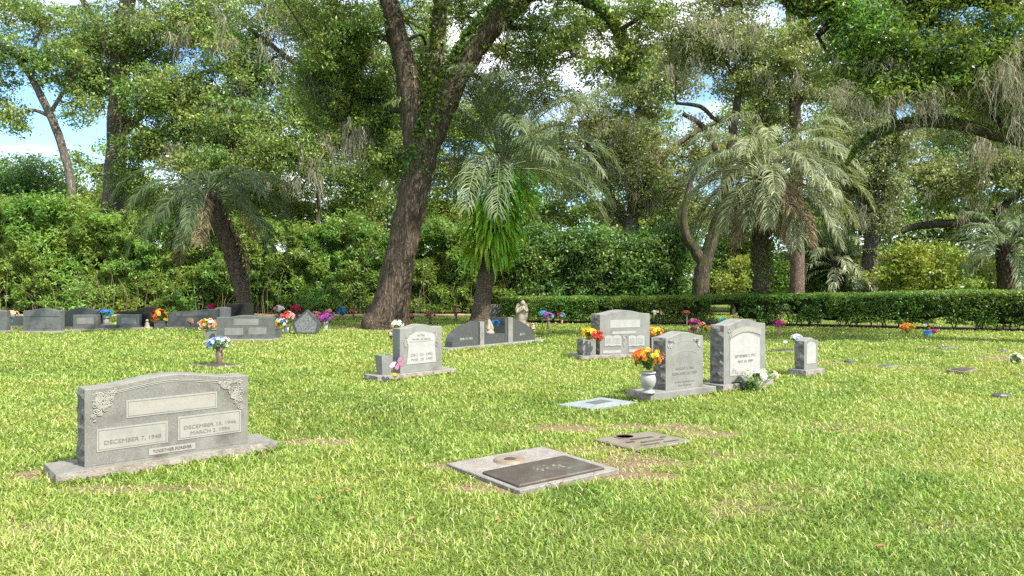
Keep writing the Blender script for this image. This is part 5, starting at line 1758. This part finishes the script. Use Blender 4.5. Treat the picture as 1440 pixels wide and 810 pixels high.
tree('live_oak', 'huge old live oak with a leaning furrowed trunk forking into ivy covered limbs', (545, 462), 22.6,
     [OAK, LA, LC, LD, LE, LF],
     [(500, 45, 45, 30, -.4, 1, .8), (460, 80, 40, 30, -.3, 1, .8), (470, 40, 70, 45, 1, 2.5, .9), (455, 120, 40, 70, 1, 1.5, 1.0), (520, 170, 38, 70, 1.5, 1.2, 1.0), (500, 90, 40, 50, 1.5, 1.5, .7), (545, 225, 40, 22, .5, .8, .9), (560, 20, 60, 30, 3, 2, .4),
      (650, -50, 120, 40, 0, 3.5, .5), (480, -50, 100, 40, 0, 3, .5), (790, -40, 110, 38, -1, 3, .5), (655, 20, 40, 30, 3, 1.5, .5), (600, 110, 40, 50, 4, 1.5, .6), (710, 70, 60, 40, 3, 1.6, .5), (760, 130, 50, 30, 3, 1.4, .4), (830, 30, 80, 35, 2, 1.8, .7),
      (790, 55, 60, 32, -.5, 1.5, .55), (845, 95, 60, 22, -1.2, 1.2, .55), (892, 80, 30, 40, -1.3, .8, .9), (745, 30, 40, 22, 0, 1.2, .5), (760, 85, 45, 18, .4, 1.0, .5), (905, 20, 45, 22, -1.5, 1.2, .9), (690, 130, 35, 22, 2, 1, .4),
      (800, -150, 110, 45, -4, 2.2, .5), (640, -190, 90, 40, -5.5, 2.0, .35), (430, -125, 95, 40, -5, 2.2, .4), (290, -110, 90, 40, -5, 2.0, .35)],  # unseen crown masses overhead, added to shade trunk, lawn and far stones
     (0.135, 0.062), M['lf_oak'], M['bark_oak'], k=2.3, flare=0.10, clump=12,
     moss=[(300, 420, 0, 60, 40, 16, 1.0), (640, 700, 110, 140, 30, 6, 0), (480, 525, 150, 200, 60, 30, 1.0), (430, 470, 90, 150, 50, 20, 1.0), (700, 720, 20, 45, 30, 5, 0), (830, 900, 90, 120, 30, 10, -1.3), (560, 640, 215, 235, 26, 8, .4), (480, 520, 40, 80, 45, 12, 1)],
     ivy=[(LB, 0, 0, 0.45, 8500, 0.13, (-1.3, -.4, .7)), (LC, 0, 0, 0.55, 2600, 0.13, (0, -.6, 0)), ([OAK[4], OAK[5], OAK[6]], 0, 0, 0.35, 2000, 0.12, (-1, -.6, .2)), (LD, 0, 0, 0.9, 2200, 0.14, (0, -.3, .5)), (LA, 0, 0, .25, 500, .12, (1, 0, 0))])

# left: the dark moss hung oak behind the leaning palm
LT = [(152, 440, 17), (155, 380, 15), (158, 300, 14), (163, 220, 13), (166, 130, 12), (170, 50, 11), (184, -20, 9), (195, -90, 6)]
tree('live_oak', 'tall moss hung oak with a pale trunk rising behind the bamboo at left', (152, 440), 35.5,
     [LT, [(165, 110, 6), (195, 85, 5), (240, 50, 4), (290, 30, 2.5)], [(166, 80, 6), (140, 40, 5), (110, -10, 3.5)], [(163, 200, 6), (210, 150, 5), (270, 110, 4), (330, 90, 3)], [(165, 160, 5), (225, 190, 4), (300, 200, 4), (380, 215, 2.5)]],
     [(170, 55, 70, 50, 0, 2.5, .8), (255, 40, 65, 50, -.5, 2.5, .8), (330, 95, 60, 55, -1, 2.2, .75), (235, 135, 75, 45, -1, 2.5, 1.1), (320, 175, 75, 42, -1.5, 2.2, 1.2), (210, 205, 55, 32, -1, 1.8, 1.1), (395, 205, 55, 45, -2, 1.8, .9),
      (300, 235, 75, 28, -2.5, 1.6, 1.2), (130, 120, 40, 40, 1, 1.5, .8), (240, -30, 120, 30, 0, 3, .7), (300, 30, 60, 45, .5, 2.2, .8), (120, 60, 45, 50, .8, 1.8, .8), (200, 110, 50, 40, .5, 1.8, .8), (275, 160, 60, 40, .5, 1.8, .8), (420, 150, 35, 40, -1.5, 1.4, .5), (180, 250, 30, 26, -1, 1, .9)],
     (0.19, 0.088), M['lf_left'], M['bark_grey'], k=1.9, clump=12,
     moss=[(175, 215, 10, 30, 55, 16, -1), (225, 320, 30, 60, 45, 16, -1.5), (230, 260, 200, 225, 40, 12, -2), (360, 450, 235, 262, 38, 16, -2.5), (270, 330, 200, 250, 40, 14, -2), (60, 70, 30, 60, 40, 5, 0), (420, 470, 180, 230, 45, 12, -2), (330, 400, 60, 140, 40, 14, -1.5), (130, 230, 0, 60, 45, 14, -1), (190, 260, 90, 140, 40, 12, -1.5), (250, 330, 130, 190, 42, 14, -2), (60, 130, 20, 90, 36, 8, 0), (250, 300, 200, 235, 48, 10, -2.5)])
tree('live_oak', 'spreading oak crown with hanging moss reaching over the top between left oak and big oak', (452, 440), 35.0,
     [[(450, 440, 4), (449, 380, 3.6), (447, 300, 3.4), (452, 220, 3.4), (440, 120, 4), (430, 30, 3.5), (420, -60, 3)], [(440, 110, 4), (390, 70, 3.5), (350, 40, 2.5)], [(432, 40, 4), (480, 10, 3)]],
     [(560, 95, 40, 50, 1, 1.5, .9), (605, 45, 38, 40, 1, 1.5, .8), (575, 155, 32, 40, 1, 1.4, .9), (400, 20, 65, 45, 0, 2, .9), (480, 60, 55, 50, .5, 2, .8), (500, 160, 45, 60, 1, 1.6, .8), (470, 200, 50, 50, 1, 1.6, .8), (370, 110, 45, 40, .5, 1.4, .8), (355, 60, 40, 30, 0, 1.5, .5), (440, 240, 55, 42, 0, 1.8, .9), (440, 170, 50, 45, 0, 1.6, .8), (430, 110, 35, 40, .5, 1.3, .5), (500, 270, 30, 40, 2, 1, .7)],
     (0.17, 0.078), M['lf_left'], M['bark_mossy'], k=1.9, clump=12,
     moss=[(290, 330, -10, 20, 40, 10, 0), (430, 520, 120, 180, 34, 8, 0), (380, 450, 10, 80, 42, 14, -.5)])
tree('leaning_tree', 'slender bare leaning trunk with a loose leafy crown at the far left against open sky', (104, 440), 33.0,
     [[(104, 440, 6), (104, 330, 5.5), (98, 250, 5.5), (82, 190, 5.5), (60, 140, 5), (38, 100, 4), (10, 70, 2.5)], [(70, 160, 3), (95, 120, 2.5), (120, 80, 2)], [(45, 110, 3), (50, 60, 2.2), (70, 20, 1.5)]],
     [(35, 85, 60, 38, 0, 1.8, .65), (100, 95, 45, 40, 0, 1.5, .6), (55, 30, 60, 28, 0, 1.6, .6), (15, 165, 26, 26, -.5, 1, .8), (110, 150, 30, 30, 0, 1, .5), (-40, 100, 50, 80, 0, 2, .8), (20, 0, 60, 24, 0, 1.6, .5)],
     (0.18, 0.085), M['lf_left'], M['bark_grey'], k=1.9, clump=11)
tree('round_bushy_tree', 'dark green rounded bushy tree above the bamboo at the far left', (40, 440), 41.0,
     [[(40, 440, 8), (42, 350, 7), (45, 270, 5), (46, 240, 3)]],
     [(40, 262, 60, 42, 0, 2.3, 1.2), (70, 290, 50, 30, 0, 2, 1.1), (0, 285, 50, 40, 0, 2, 1.1), (-60, 270, 60, 60, 0, 2, 1)], (0.2, 0.095), M['lf_dark'], M['bark_grey'], k=2.2)
# sunlit trees beyond the bamboo
for i, (bx_, lab, bl) in enumerate((
        (405, 'yellow green sunlit tree just beyond the bamboo left of the thin moss trunk', [(400, 290, 50, 34), (375, 255, 40, 30), (430, 320, 45, 25), (330, 285, 40, 26)]),
        (515, 'yellow green sunlit tree beyond the bamboo immediately left of the big oak trunk', [(515, 255, 45, 40), (480, 295, 45, 32), (530, 200, 35, 35), (500, 330, 50, 22)]),
        (645, 'tall yellow green sunlit tree seen between big oak and fern palm', [(640, 245, 50, 40), (655, 180, 45, 40), (620, 295, 40, 30), (690, 150, 50, 30), (620, 130, 30, 28), (655, 315, 40, 24)]),
        (230, 'sunlit pale green tree beyond the bamboo behind the left palm crown', [(230, 285, 50, 28), (190, 275, 40, 26), (270, 295, 40, 24), (120, 290, 40, 22)]))):
    tree('young_tree', lab, (bx_, 440), 39.0 + 1.3 * i, [[(bx_, 440, 6), (bx_ + 4, 360, 5), (bx_ - 4, 300, 4), (bl[0][0], bl[0][1], 2.5)]], [b_ + (0, 1.6, .75) for b_ in bl], (0.21, 0.10), M['lf_yellow'], M['bark_grey'], k=2.2, group='sunlit trees beyond the bamboo')

# centre right: old oaks beyond the shrubs
tree('live_oak', 'olive grey oak with many bare crooked branches behind the fern palm and the shrubs', (885, 440), 37.0,
     [[(885, 440, 12), (882, 370, 11), (884, 330, 10), (893, 290, 9), (912, 240, 7), (925, 190, 5)], [(884, 320, 7), (860, 280, 6), (835, 230, 5), (815, 170, 3.5)], [(893, 290, 7), (930, 280, 5), (960, 250, 4), (985, 220, 3)], [(905, 255, 5), (950, 205, 4), (1000, 175, 3), (1040, 165, 2.5)], [(850, 255, 4), (900, 150, 3), (935, 110, 2)]],
     [(830, 175, 50, 42, 0, 2, .8), (895, 130, 60, 45, 0, 2.4, .75), (880, 215, 75, 50, 0, 2.4, .95), (955, 95, 55, 45, 0, 2.2, .75), (820, 250, 50, 35, -.5, 1.8, .75), (930, 265, 55, 42, 0, 2, .9), (985, 215, 35, 40, .5, 1.6, .9), (860, 295, 45, 22, 0, 1.5, .6), (770, 215, 40, 50, 1, 1.7, .8), (960, 320, 35, 26, 0, 1.3, .9)],
     (0.2, 0.092), M['lf_olive'], M['bark_grey'], k=2.0, clump=12,
     moss=[(860, 930, 230, 300, 34, 14, -1), (800, 960, 120, 240, 32, 24, -1.2), (830, 900, 150, 200, 40, 12, -1.5)])
tree('live_oak', 'olive oak with a leaning mossy forked trunk standing right behind the clipped hedge', (988, 425), 30.5,
     [[(986, 425, 13), (986, 395, 11.5), (992, 365, 10), (1006, 320, 8), (1018, 270, 7), (1030, 190, 6), (1040, 120, 5)], [(990, 375, 8), (977, 350, 7.5), (965, 332, 6.5), (962, 300, 5), (972, 250, 3)], [(1018, 235, 4), (990, 180, 4), (960, 160, 3)], [(1035, 160, 4), (1010, 170, 3), (985, 150, 3), (950, 145, 2)]],
     [(1020, 60, 70, 42, 0, 2, .85), (1050, 115, 45, 38, 0, 1.8, .7), (985, 60, 45, 45, .5, 1.6, .75), (940, 60, 45, 45, 1, 1.6, .6), (1075, 175, 45, 25, 1.5, 1.3, .7), (1100, 80, 60, 45, 0, 2, .85), (970, 290, 24, 26, 1, 1, .7), (1040, -10, 110, 26, 0, 2.5, .8)],
     (0.165, 0.078), M['lf_olive'], M['bark_mossy'], k=2.1, clump=12,
     moss=[(960, 1070, 30, 70, 45, 34, -.5), (970, 1000, 140, 200, 30, 10, 0), (1060, 1140, 60, 120, 40, 16, -.6), (940, 1000, 60, 110, 36, 12, -.4)])
tree('pine_tree', 'straight reddish scaly trunk rising behind the pale palm and the clipped hedge', (1121, 425), 31.5,
     [[(1121, 425, 10.5), (1121, 360, 9.5), (1120, 280, 9), (1119, 200, 8.5), (1117, 110, 7.5), (1112, 20, 6), (1110, -60, 4)], [(1118, 150, 4), (1150, 120, 3), (1180, 110, 2)], [(1117, 90, 4), (1085, 60, 3), (1060, 50, 2)]],
     [(1150, 125, 50, 32, 0, 1.6, .8), (1085, 130, 40, 30, 0, 1.4, .6), (1130, 60, 60, 36, 0, 1.8, .7)], (0.17, 0.08), M['lf_olive'], M['bark_pine'], k=2.1)
tree('grey_tree', 'silvery leaved tree with a pale grey trunk right of the pale palm', (1224, 425), 33.0,
     [[(1224, 425, 11.5), (1223, 380, 10.5), (1226, 330, 9.5), (1228, 290, 8), (1232, 240, 6), (1238, 180, 4)], [(1226, 320, 5), (1205, 270, 4), (1190, 220, 3)], [(1228, 300, 4), (1255, 260, 3.5), (1270, 220, 2.5)]],
     [(1232, 255, 52, 45, 0, 1.8, 1.0), (1190, 200, 50, 42, 0, 1.8, .9), (1255, 200, 40, 40, 0, 1.5, .8), (1215, 150, 50, 35, .5, 1.7, .9), (1175, 275, 30, 35, .5, 1.2, .7), (1240, 310, 34, 22, -.5, 1, .7)],
     (0.175, 0.085), M['lf_silver'], M['bark_grey'], k=2.1, clump=12, moss=[(1190, 1270, 270, 310, 40, 16, -.8)])
tree('live_oak', 'oak sending a long low arched mossy limb across behind the right hedge', (1505, 430), 34.0,
     [[(1505, 440, 20), (1500, 380, 17), (1490, 330, 15), (1480, 270, 13), (1470, 200, 10), (1460, 100, 7)], [(1492, 330, 11), (1440, 326, 8.5), (1390, 316, 7), (1340, 314, 6), (1290, 318, 5), (1262, 328, 3)], [(1482, 280, 9), (1440, 268, 6.5), (1400, 300, 4)], [(1475, 240, 7), (1420, 220, 5.5), (1370, 235, 4), (1340, 270, 3)]],
     [(1400, 245, 75, 38, 0, 2.2, .95), (1330, 255, 60, 36, .5, 2, .7), (1440, 210, 60, 40, 0, 2.0, .9), (1290, 240, 40, 28, 1, 1.5, .6), (1470, 285, 35, 22, 0, 1.2, .6), (1370, 170, 70, 40, 1.5, 2.2, .9), (1430, 120, 90, 50, 1, 2.5, .9)],
     (0.18, 0.085), M['lf_olive'], M['bark_dark'], k=2.1, clump=12, moss=[(1280, 1460, 250, 300, 34, 26, -.8), (1370, 1440, 180, 230, 60, 22, -1.5)])

# the near tree overhanging from the right
NL = [(1640, 330, 26), (1600, 270, 20), (1540, 225, 14), (1470, 205, 10), (1410, 192, 9), (1365, 180, 8.5), (1310, 171, 8), (1265, 177, 7.5), (1225, 193, 6.5), (1203, 212, 4), (1190, 232, 2)]
NT = [(1680, 640, 44), (1670, 540, 36), (1655, 430, 32), (1640, 330, 27), (1625, 200, 22), (1600, 60, 16), (1580, -80, 10)]
NB = [(1615, 120, 14), (1520, 50, 12), (1420, 10, 10), (1300, -12, 12), (1200, -10, 13), (1130, 12, 12), (1090, -20, 9), (1020, -60, 6)]
NC = [(1200, -5, 8), (1175, 25, 6), (1150, 50, 4)]
tree('broad_leaved_oak', 'near overhanging oak at right with glossy leaves, long hanging moss and an arched mossy limb', (1680, 640), 16.5,
     [NT, NL, NB, NC],
     [(1230, 75, 75, 45, 0, 1.1, .95), (1320, 95, 80, 52, 0, 1.2, .95), (1405, 70, 75, 55, 0, 1.2, .9), (1290, 25, 110, 32, .5, 1.3, .9), (1180, 20, 60, 26, 0, .9, .9), (1260, 125, 55, 25, -.3, .8, .8), (1400, 140, 60, 30, .5, .9, .7),
      (1480, 100, 80, 90, 0, 1.4, .8), (1180, 105, 30, 26, 0, .6, .6), (1380, -30, 160, 35, 0, 2, .7), (1150, -40, 110, 26, 0, 1.5, .7), (1600, 0, 130, 100, 1, 2.5, .35), (1440, 190, 50, 26, 1, .8, .6), (1300, 130, 90, 22, .5, .8, .6), (1220, 40, 60, 40, -.4, .8, .6)],
     (0.125, 0.052), M['lf_magnolia'], M['bark_dark'], k=2.2, clump=16, up=0.7,
     moss=[(1190, 1330, 120, 142, 62, 34, -.3), (1370, 1450, 90, 170, 85, 26, -.5), (1395, 1450, 50, 110, 75, 18, -.9), (1290, 1370, 120, 150, 34, 12, -.3), (1160, 1200, 100, 130, 40, 10, -.4), (1210, 1370, 172, 182, 22, 10, .2), (960, 1080, 20, 50, 45, 0 + 14, -.5), (1170, 1280, 40, 90, 35, 14, 0)],
     ivy=[(NL, 0, 0, 0.5, 3600, 0.07, (0, -.4, 1.0)), (NB, 0, 0, 0.5, 5200, 0.09, (0, -.8, -.1))])

# shrubs between hedge and trees
for i, (lab, x, d_, bl, mt, den) in enumerate((
        ('dark green leafy shrub directly right of the hanging ferns', 765, 32.5, [(765, 375, 60, 48), (740, 350, 45, 40), (800, 350, 45, 34), (760, 410, 70, 24)], 'lf_dark', 1.2),
        ('wide dark green shrub behind the clipped hedge, above the book headstone', 860, 32.0, [(860, 375, 60, 46), (830, 345, 40, 28), (900, 360, 45, 42), (870, 410, 75, 22)], 'lf_dark', 1.2),
        ('dark green shrub with pale tips left of the mossy forked trunk', 935, 32.8, [(935, 370, 45, 46), (950, 335, 30, 30), (930, 410, 55, 22)], 'lf_dark', 1.2),
        ('small yellowish bush at the foot of the pale palm behind the hedge', 1030, 30.5, [(1028, 396, 26, 20), (1045, 380, 24, 22)], 'lf_yellow', 0.9),
        ('climbing leafy shrub behind the pale palm trunk', 1050, 33.5, [(1045, 360, 40, 50), (1080, 395, 40, 32), (1020, 390, 36, 36)], 'lf_ivy', 1.0),
        ('dark shrub between the reddish trunk and the small silver palm', 1150, 35.0, [(1140, 385, 40, 40), (1100, 390, 30, 36), (1160, 350, 36, 40)], 'lf_dark', 1.1),
        ('bright yellow green arching bush behind the hedge right of the grey trunk', 1290, 36.0, [(1290, 378, 46, 28), (1330, 388, 38, 26), (1258, 392, 34, 24), (1272, 356, 22, 18), (1318, 360, 22, 18)], 'lf_brightbush', 0.8),
        ('green shrub behind the hedge left of the bright arching bush', 1240, 37.5, [(1245, 380, 34, 38), (1215, 395, 40, 30)], 'lf_dark', 1.1),
        ('pale green shrub behind the hedge left of the far right palm', 1365, 37.0, [(1365, 385, 38, 32), (1350, 405, 50, 20)], 'lf_yellow', 1.0),
        ('dark shrub behind the hedge at the right edge of the frame', 1440, 37.0, [(1440, 385, 50, 38), (1500, 380, 60, 40), (1400, 410, 50, 18)], 'lf_dark', 1.1))):
    tree('leafy_shrub', lab, (x, 440), (30.5 if 'arching bush behind' in lab else d_), [[(x, 440, 4), (x + 3, 410, 3), (bl[0][0], bl[0][1], 2)], [(x, 430, 3), (bl[1][0], bl[1][1], 1.5)]], [b_ + (0, 1.4, den) for b_ in bl], (0.19, 0.088), M[mt], M['bark_mossy'], k=2.6, clump=11, group='shrubs behind the clipped hedge', cat='shrub', up=0.6)

# far wood
far_labels = ('far dark tree closing the gap beyond the left oak', 'far tree showing between left oak and thin moss trunk', 'far tree filling the view behind the big oak trunk', 'far tree behind the crown of the fern palm', 'far tree behind the olive grey oak',
              'far tree behind the crown of the pale palm', 'far tree between reddish trunk and grey trunk', 'far tree behind the arched mossy limb', 'far tree at the right edge beyond the last shrub', 'far tree at the left edge beyond the round bushy tree')
fx_ = (150, 330, 560, 740, 900, 1060, 1190, 1330, 1470, -40)
ft_ = (215, 120, 80, 165, 110, 80, 90, 90, 90, 270)
for i, (lab, x, yt) in enumerate(zip(far_labels, fx_, ft_)):
    d_ = 47 + 3.0 * ((i * 7) % 4)
    tree('woodland_tree', lab, (x, 425), d_, [[(x, 425, 8), (x + 5, 330, 7), (x - 4, 240, 5), (x, yt + 20, 3)]],
         [(x, 370, 85, 45, 0, 3, .9), (x - 35, 310, 60, 40, 0, 3, .9), (x + 40, 300, 60, 42, 0, 3, .9), (x, (yt + 290) / 2, 70, (290 - yt) / 2 + 10, 0, 3, .6)], (0.32, 0.16), M['lf_far'], M['bark_grey'], k=1.9, twig=0.1, group='woodland trees far behind the graveyard')

# ------------------------------------------------------------------ palms
r_, bx_, c_ = palm('palm_tree', 'leaning palm with drooping dark green fronds at left in front of the bamboo', 26.5,
                   [(347, 452, 10.5), (341, 415, 10), (330, 372, 10), (316, 330, 10.5), (300, 296, 12), (290, 272, 9)], (292, 264), 28, 3.3, (-0.05, 0.75), 2.1, M['lf_palm_l'], ll=0.66, lw=0.027, hang=1.15, nl=58, dead=4)
r_, bx_, c_ = palm('palm_tree', 'tall blue green palm with a thick skirt of hanging ferns on its trunk', 24.6,
                   [(674, 455, 15), (679, 420, 12.5), (686, 370, 11.5), (695, 310, 11), (703, 250, 12), (706, 215, 9)], (706, 216), 42, 4.35, (0.05, 1.35), 1.6, M['lf_palm_c'], ll=0.85, lw=0.027, hang=0.95, nl=66, boots=False)
FERN_ROOT = r_
fd_ = 24.6
Vs, Qs, Ts, o_ = [], [], [], 0
for i in range(800):
    t = random.random() ** 0.9
    yp = 243 + 128 * t
    xp = 705 - 18 * t
    w_ = (74 - 38 * t) * random.uniform(0.4, 1.0)
    a_ = random.random() * 2 * PI
    c0 = P(xp, yp, fd_)
    dr = np.array([math.cos(a_), math.sin(a_), 0.0])
    reach = w_ * fd_ / F
    ln = random.uniform(0.4, 0.85)
    sd = np.array([-dr[1], dr[0], 0.0])
    tw = random.uniform(-0.6, 0.6); sd = unit(sd * math.cos(tw) + dr * math.sin(tw))
    seg = 7
    pts = []
    for j in range(seg + 1):
        s = j / seg
        p = c0 + dr * (0.1 + reach * (1 - (1 - s) ** 2.2)) + np.array([0, 0, 0.22 * math.sin(min(1, s * 2.2) * PI * 0.5) - ln * s ** 1.6])
        w2 = 0.048 * (math.sin(PI * min(1, 0.12 + 0.88 * s)) ** 0.6) * (1.0 if j % 2 else 0.72) + 0.003
        pts += [p - sd * w2, p + sd * w2]
    Vs.append(np.array(pts)); Qs.append(np.array([(o_ + 2 * j, o_ + 2 * j + 1, o_ + 2 * j + 3, o_ + 2 * j + 2) for j in range(seg)])); o_ += 2 * (seg + 1)
    Ts.append(np.clip(np.full(seg, random.random() * 0.75) + 0.25 * rng.random(seg), 0, 1))
mesh_np('hanging_fern', np.concatenate(Vs) - bx_, np.concatenate(Qs), M['lf_fern'], FERN_ROOT, np.concatenate(Ts))
palm('palm_tree', 'pale silvery green palm with brown dead fronds and an ivy clad dark trunk', 24.3,
     [(1080, 457, 14), (1074, 420, 12), (1070, 370, 10.5), (1072, 310, 10), (1077, 260, 10), (1079, 245, 8)], (1080, 240), 56, 3.2, (-0.25, 1.1), 2.0, M['lf_palm_r'], ll=0.68, lw=0.027, hang=0.95, nl=60, dead=18, dead_L=0.75)
palm('palm_tree', 'small silvery palm low behind the hedge between reddish and grey trunks', 33.5,
     [(1178, 440, 8), (1178, 410, 8), (1177, 385, 8), (1176, 368, 6)], (1176, 366), 26, 2.3, (-0.3, 1.3), 2.2, M['lf_palm_r'], ll=0.5, lw=0.045, hang=0.9, nl=30)
palm('palm_tree', 'green palm with a short dark trunk behind the hedge at the far right', 30.5,
     [(1415, 430, 9), (1415, 400, 8.5), (1414, 370, 9), (1413, 345, 7)], (1413, 342), 32, 2.5, (-0.4, 1.3), 2.1, M['lf_palm_c'], ll=0.55, lw=0.04, hang=0.8, nl=34)
# ivy on the pale palm's trunk
for o in bpy.data.objects:
    if o.get('label', '').startswith('pale silvery green palm'):
        n = 900
        t = rng.random(n)
        yy = 455 - 120 * t
        xx = np.interp(yy, [310, 370, 420, 457], [1072, 1070, 1074, 1080])
        pts = np.array([P(a, b_, 24.3) for a, b_ in zip(xx, yy)])
        u = unit(rng.normal(size=(n, 3)) * np.array([1, 1, .2]) + np.array([.5, -.3, 0]))
        pts = pts + u * (0.26 + 0.12 * rng.random((n, 1)))
        V, Q = leaf_quads(pts, 0.11, 0.07, 0.2)
        mesh_np('ivy', V - np.array(o.location), Q, M['lf_ivy'], o, rng.random(n))
        break

# power line at the far left
p0, p1 = P(-420, 252, 44), P(210, 276, 44)
pw_ = thing('power_line', 'thin dark power line sagging across the sky at the far left', 'cable', tuple(p0))
for dz in (0.0, 0.35):
    g = Geo()
    g.tube([((p1 - p0) * t + np.array([0, 0, dz - 1.0 * t * (1 - t)])) for t in np.linspace(0, 1, 25)], np.full(25, 0.02), 5)
    g.build('cable', M['wire'], pw_)

# ================================================================== LIGHT, SKY, CAMERA
SUN_AZ = (0.80, -0.60)
EL = math.radians(50)
sd_ = Vector((SUN_AZ[0] * math.cos(EL), SUN_AZ[1] * math.cos(EL), math.sin(EL)))
sun = bpy.data.lights.new('sun', 'SUN')
sun.energy = 4.7
sun.angle = math.radians(0.55)
sun.color = (1.0, 0.94, 0.82)
so = link('sun', sun)
so.rotation_euler = sd_.to_track_quat('Z', 'Y').to_euler()
so.location = (20, -20, 40)

w = bpy.data.worlds.new('World')
scene.world = w
w.use_nodes = True
nt = w.node_tree
for n in list(nt.nodes): nt.nodes.remove(n)
L = nt.links
out = N(nt, 'ShaderNodeOutputWorld')
bg = N(nt, 'ShaderNodeBackground'); bg.inputs['Strength'].default_value = 0.15
sky = N(nt, 'ShaderNodeTexSky')
sky.sky_type = 'NISHITA'
sky.sun_disc = False
sky.sun_elevation = EL
sky.sun_rotation = math.atan2(SUN_AZ[0], SUN_AZ[1])
sky.air_density = 1.0; sky.dust_density = 0.6; sky.ozone_density = 1.5
tc = N(nt, 'ShaderNodeTexCoord')
mp = N(nt, 'ShaderNodeMapping'); mp.inputs['Scale'].default_value = (1, 1, 2.2)
nz = N(nt, 'ShaderNodeTexNoise', i_Scale=2.6, i_Detail=8.0, i_Roughness=0.55)
L.new(tc.outputs['Generated'], mp.inputs['Vector']); L.new(mp.outputs['Vector'], nz.inputs['Vector'])
rp = ramp(nt, [(0.47, (0, 0, 0)), (0.66, (1, 1, 1))])
sx_ = N(nt, 'ShaderNodeSeparateXYZ'); L.new(tc.outputs['Generated'], sx_.inputs[0])
up_ = N(nt, 'ShaderNodeMath', operation='MULTIPLY_ADD'); up_.inputs[1].default_value = 0.16  # extra white cloud toward the zenith, added for neutral fill light
L.new(sx_.outputs['Z'], up_.inputs[0]); L.new(nz.outputs['Fac'], up_.inputs[2])
L.new(up_.outputs[0], rp.inputs['Fac'])
sc_ = N(nt, 'ShaderNodeMixRGB', blend_type='MULTIPLY'); sc_.inputs['Fac'].default_value = 1.0; sc_.inputs['Color2'].default_value = (0.70, 0.86, 1.0, 1)
L.new(sky.outputs['Color'], sc_.inputs['Color1'])
mx = N(nt, 'ShaderNodeMixRGB'); mx.inputs['Color2'].default_value = (6.2, 6.3, 6.5, 1)
L.new(rp.outputs['Color'], mx.inputs['Fac']); L.new(sc_.outputs['Color'], mx.inputs['Color1'])
L.new(mx.outputs['Color'], bg.inputs['Color']); L.new(bg.outputs['Background'], out.inputs['Surface'])

cam = bpy.data.cameras.new('camera')
cam.sensor_width = 36.0
cam.lens = F / 1440 * 36.0
cam.shift_y = -(405 - YH) / 1440.0
cam.clip_start = 0.05
cam.clip_end = 3000
co = link('camera', cam)
co.location = (0, 0, CAMH)
co.rotation_euler = (PI / 2, 0, 0)
scene.camera = co

scene.view_settings.view_transform = 'Standard'
scene.view_settings.look = 'None'
scene.view_settings.gamma = 1.0
scene.view_settings.use_curve_mapping = False
scene.view_settings.exposure = 1.1
try:
    scene.cycles.use_denoising = False
    scene.cycles.max_bounces = 7
    scene.cycles.diffuse_bounces = 4
    scene.cycles.transmission_bounces = 6
    scene.cycles.transparent_max_bounces = 6
except Exception:
    pass
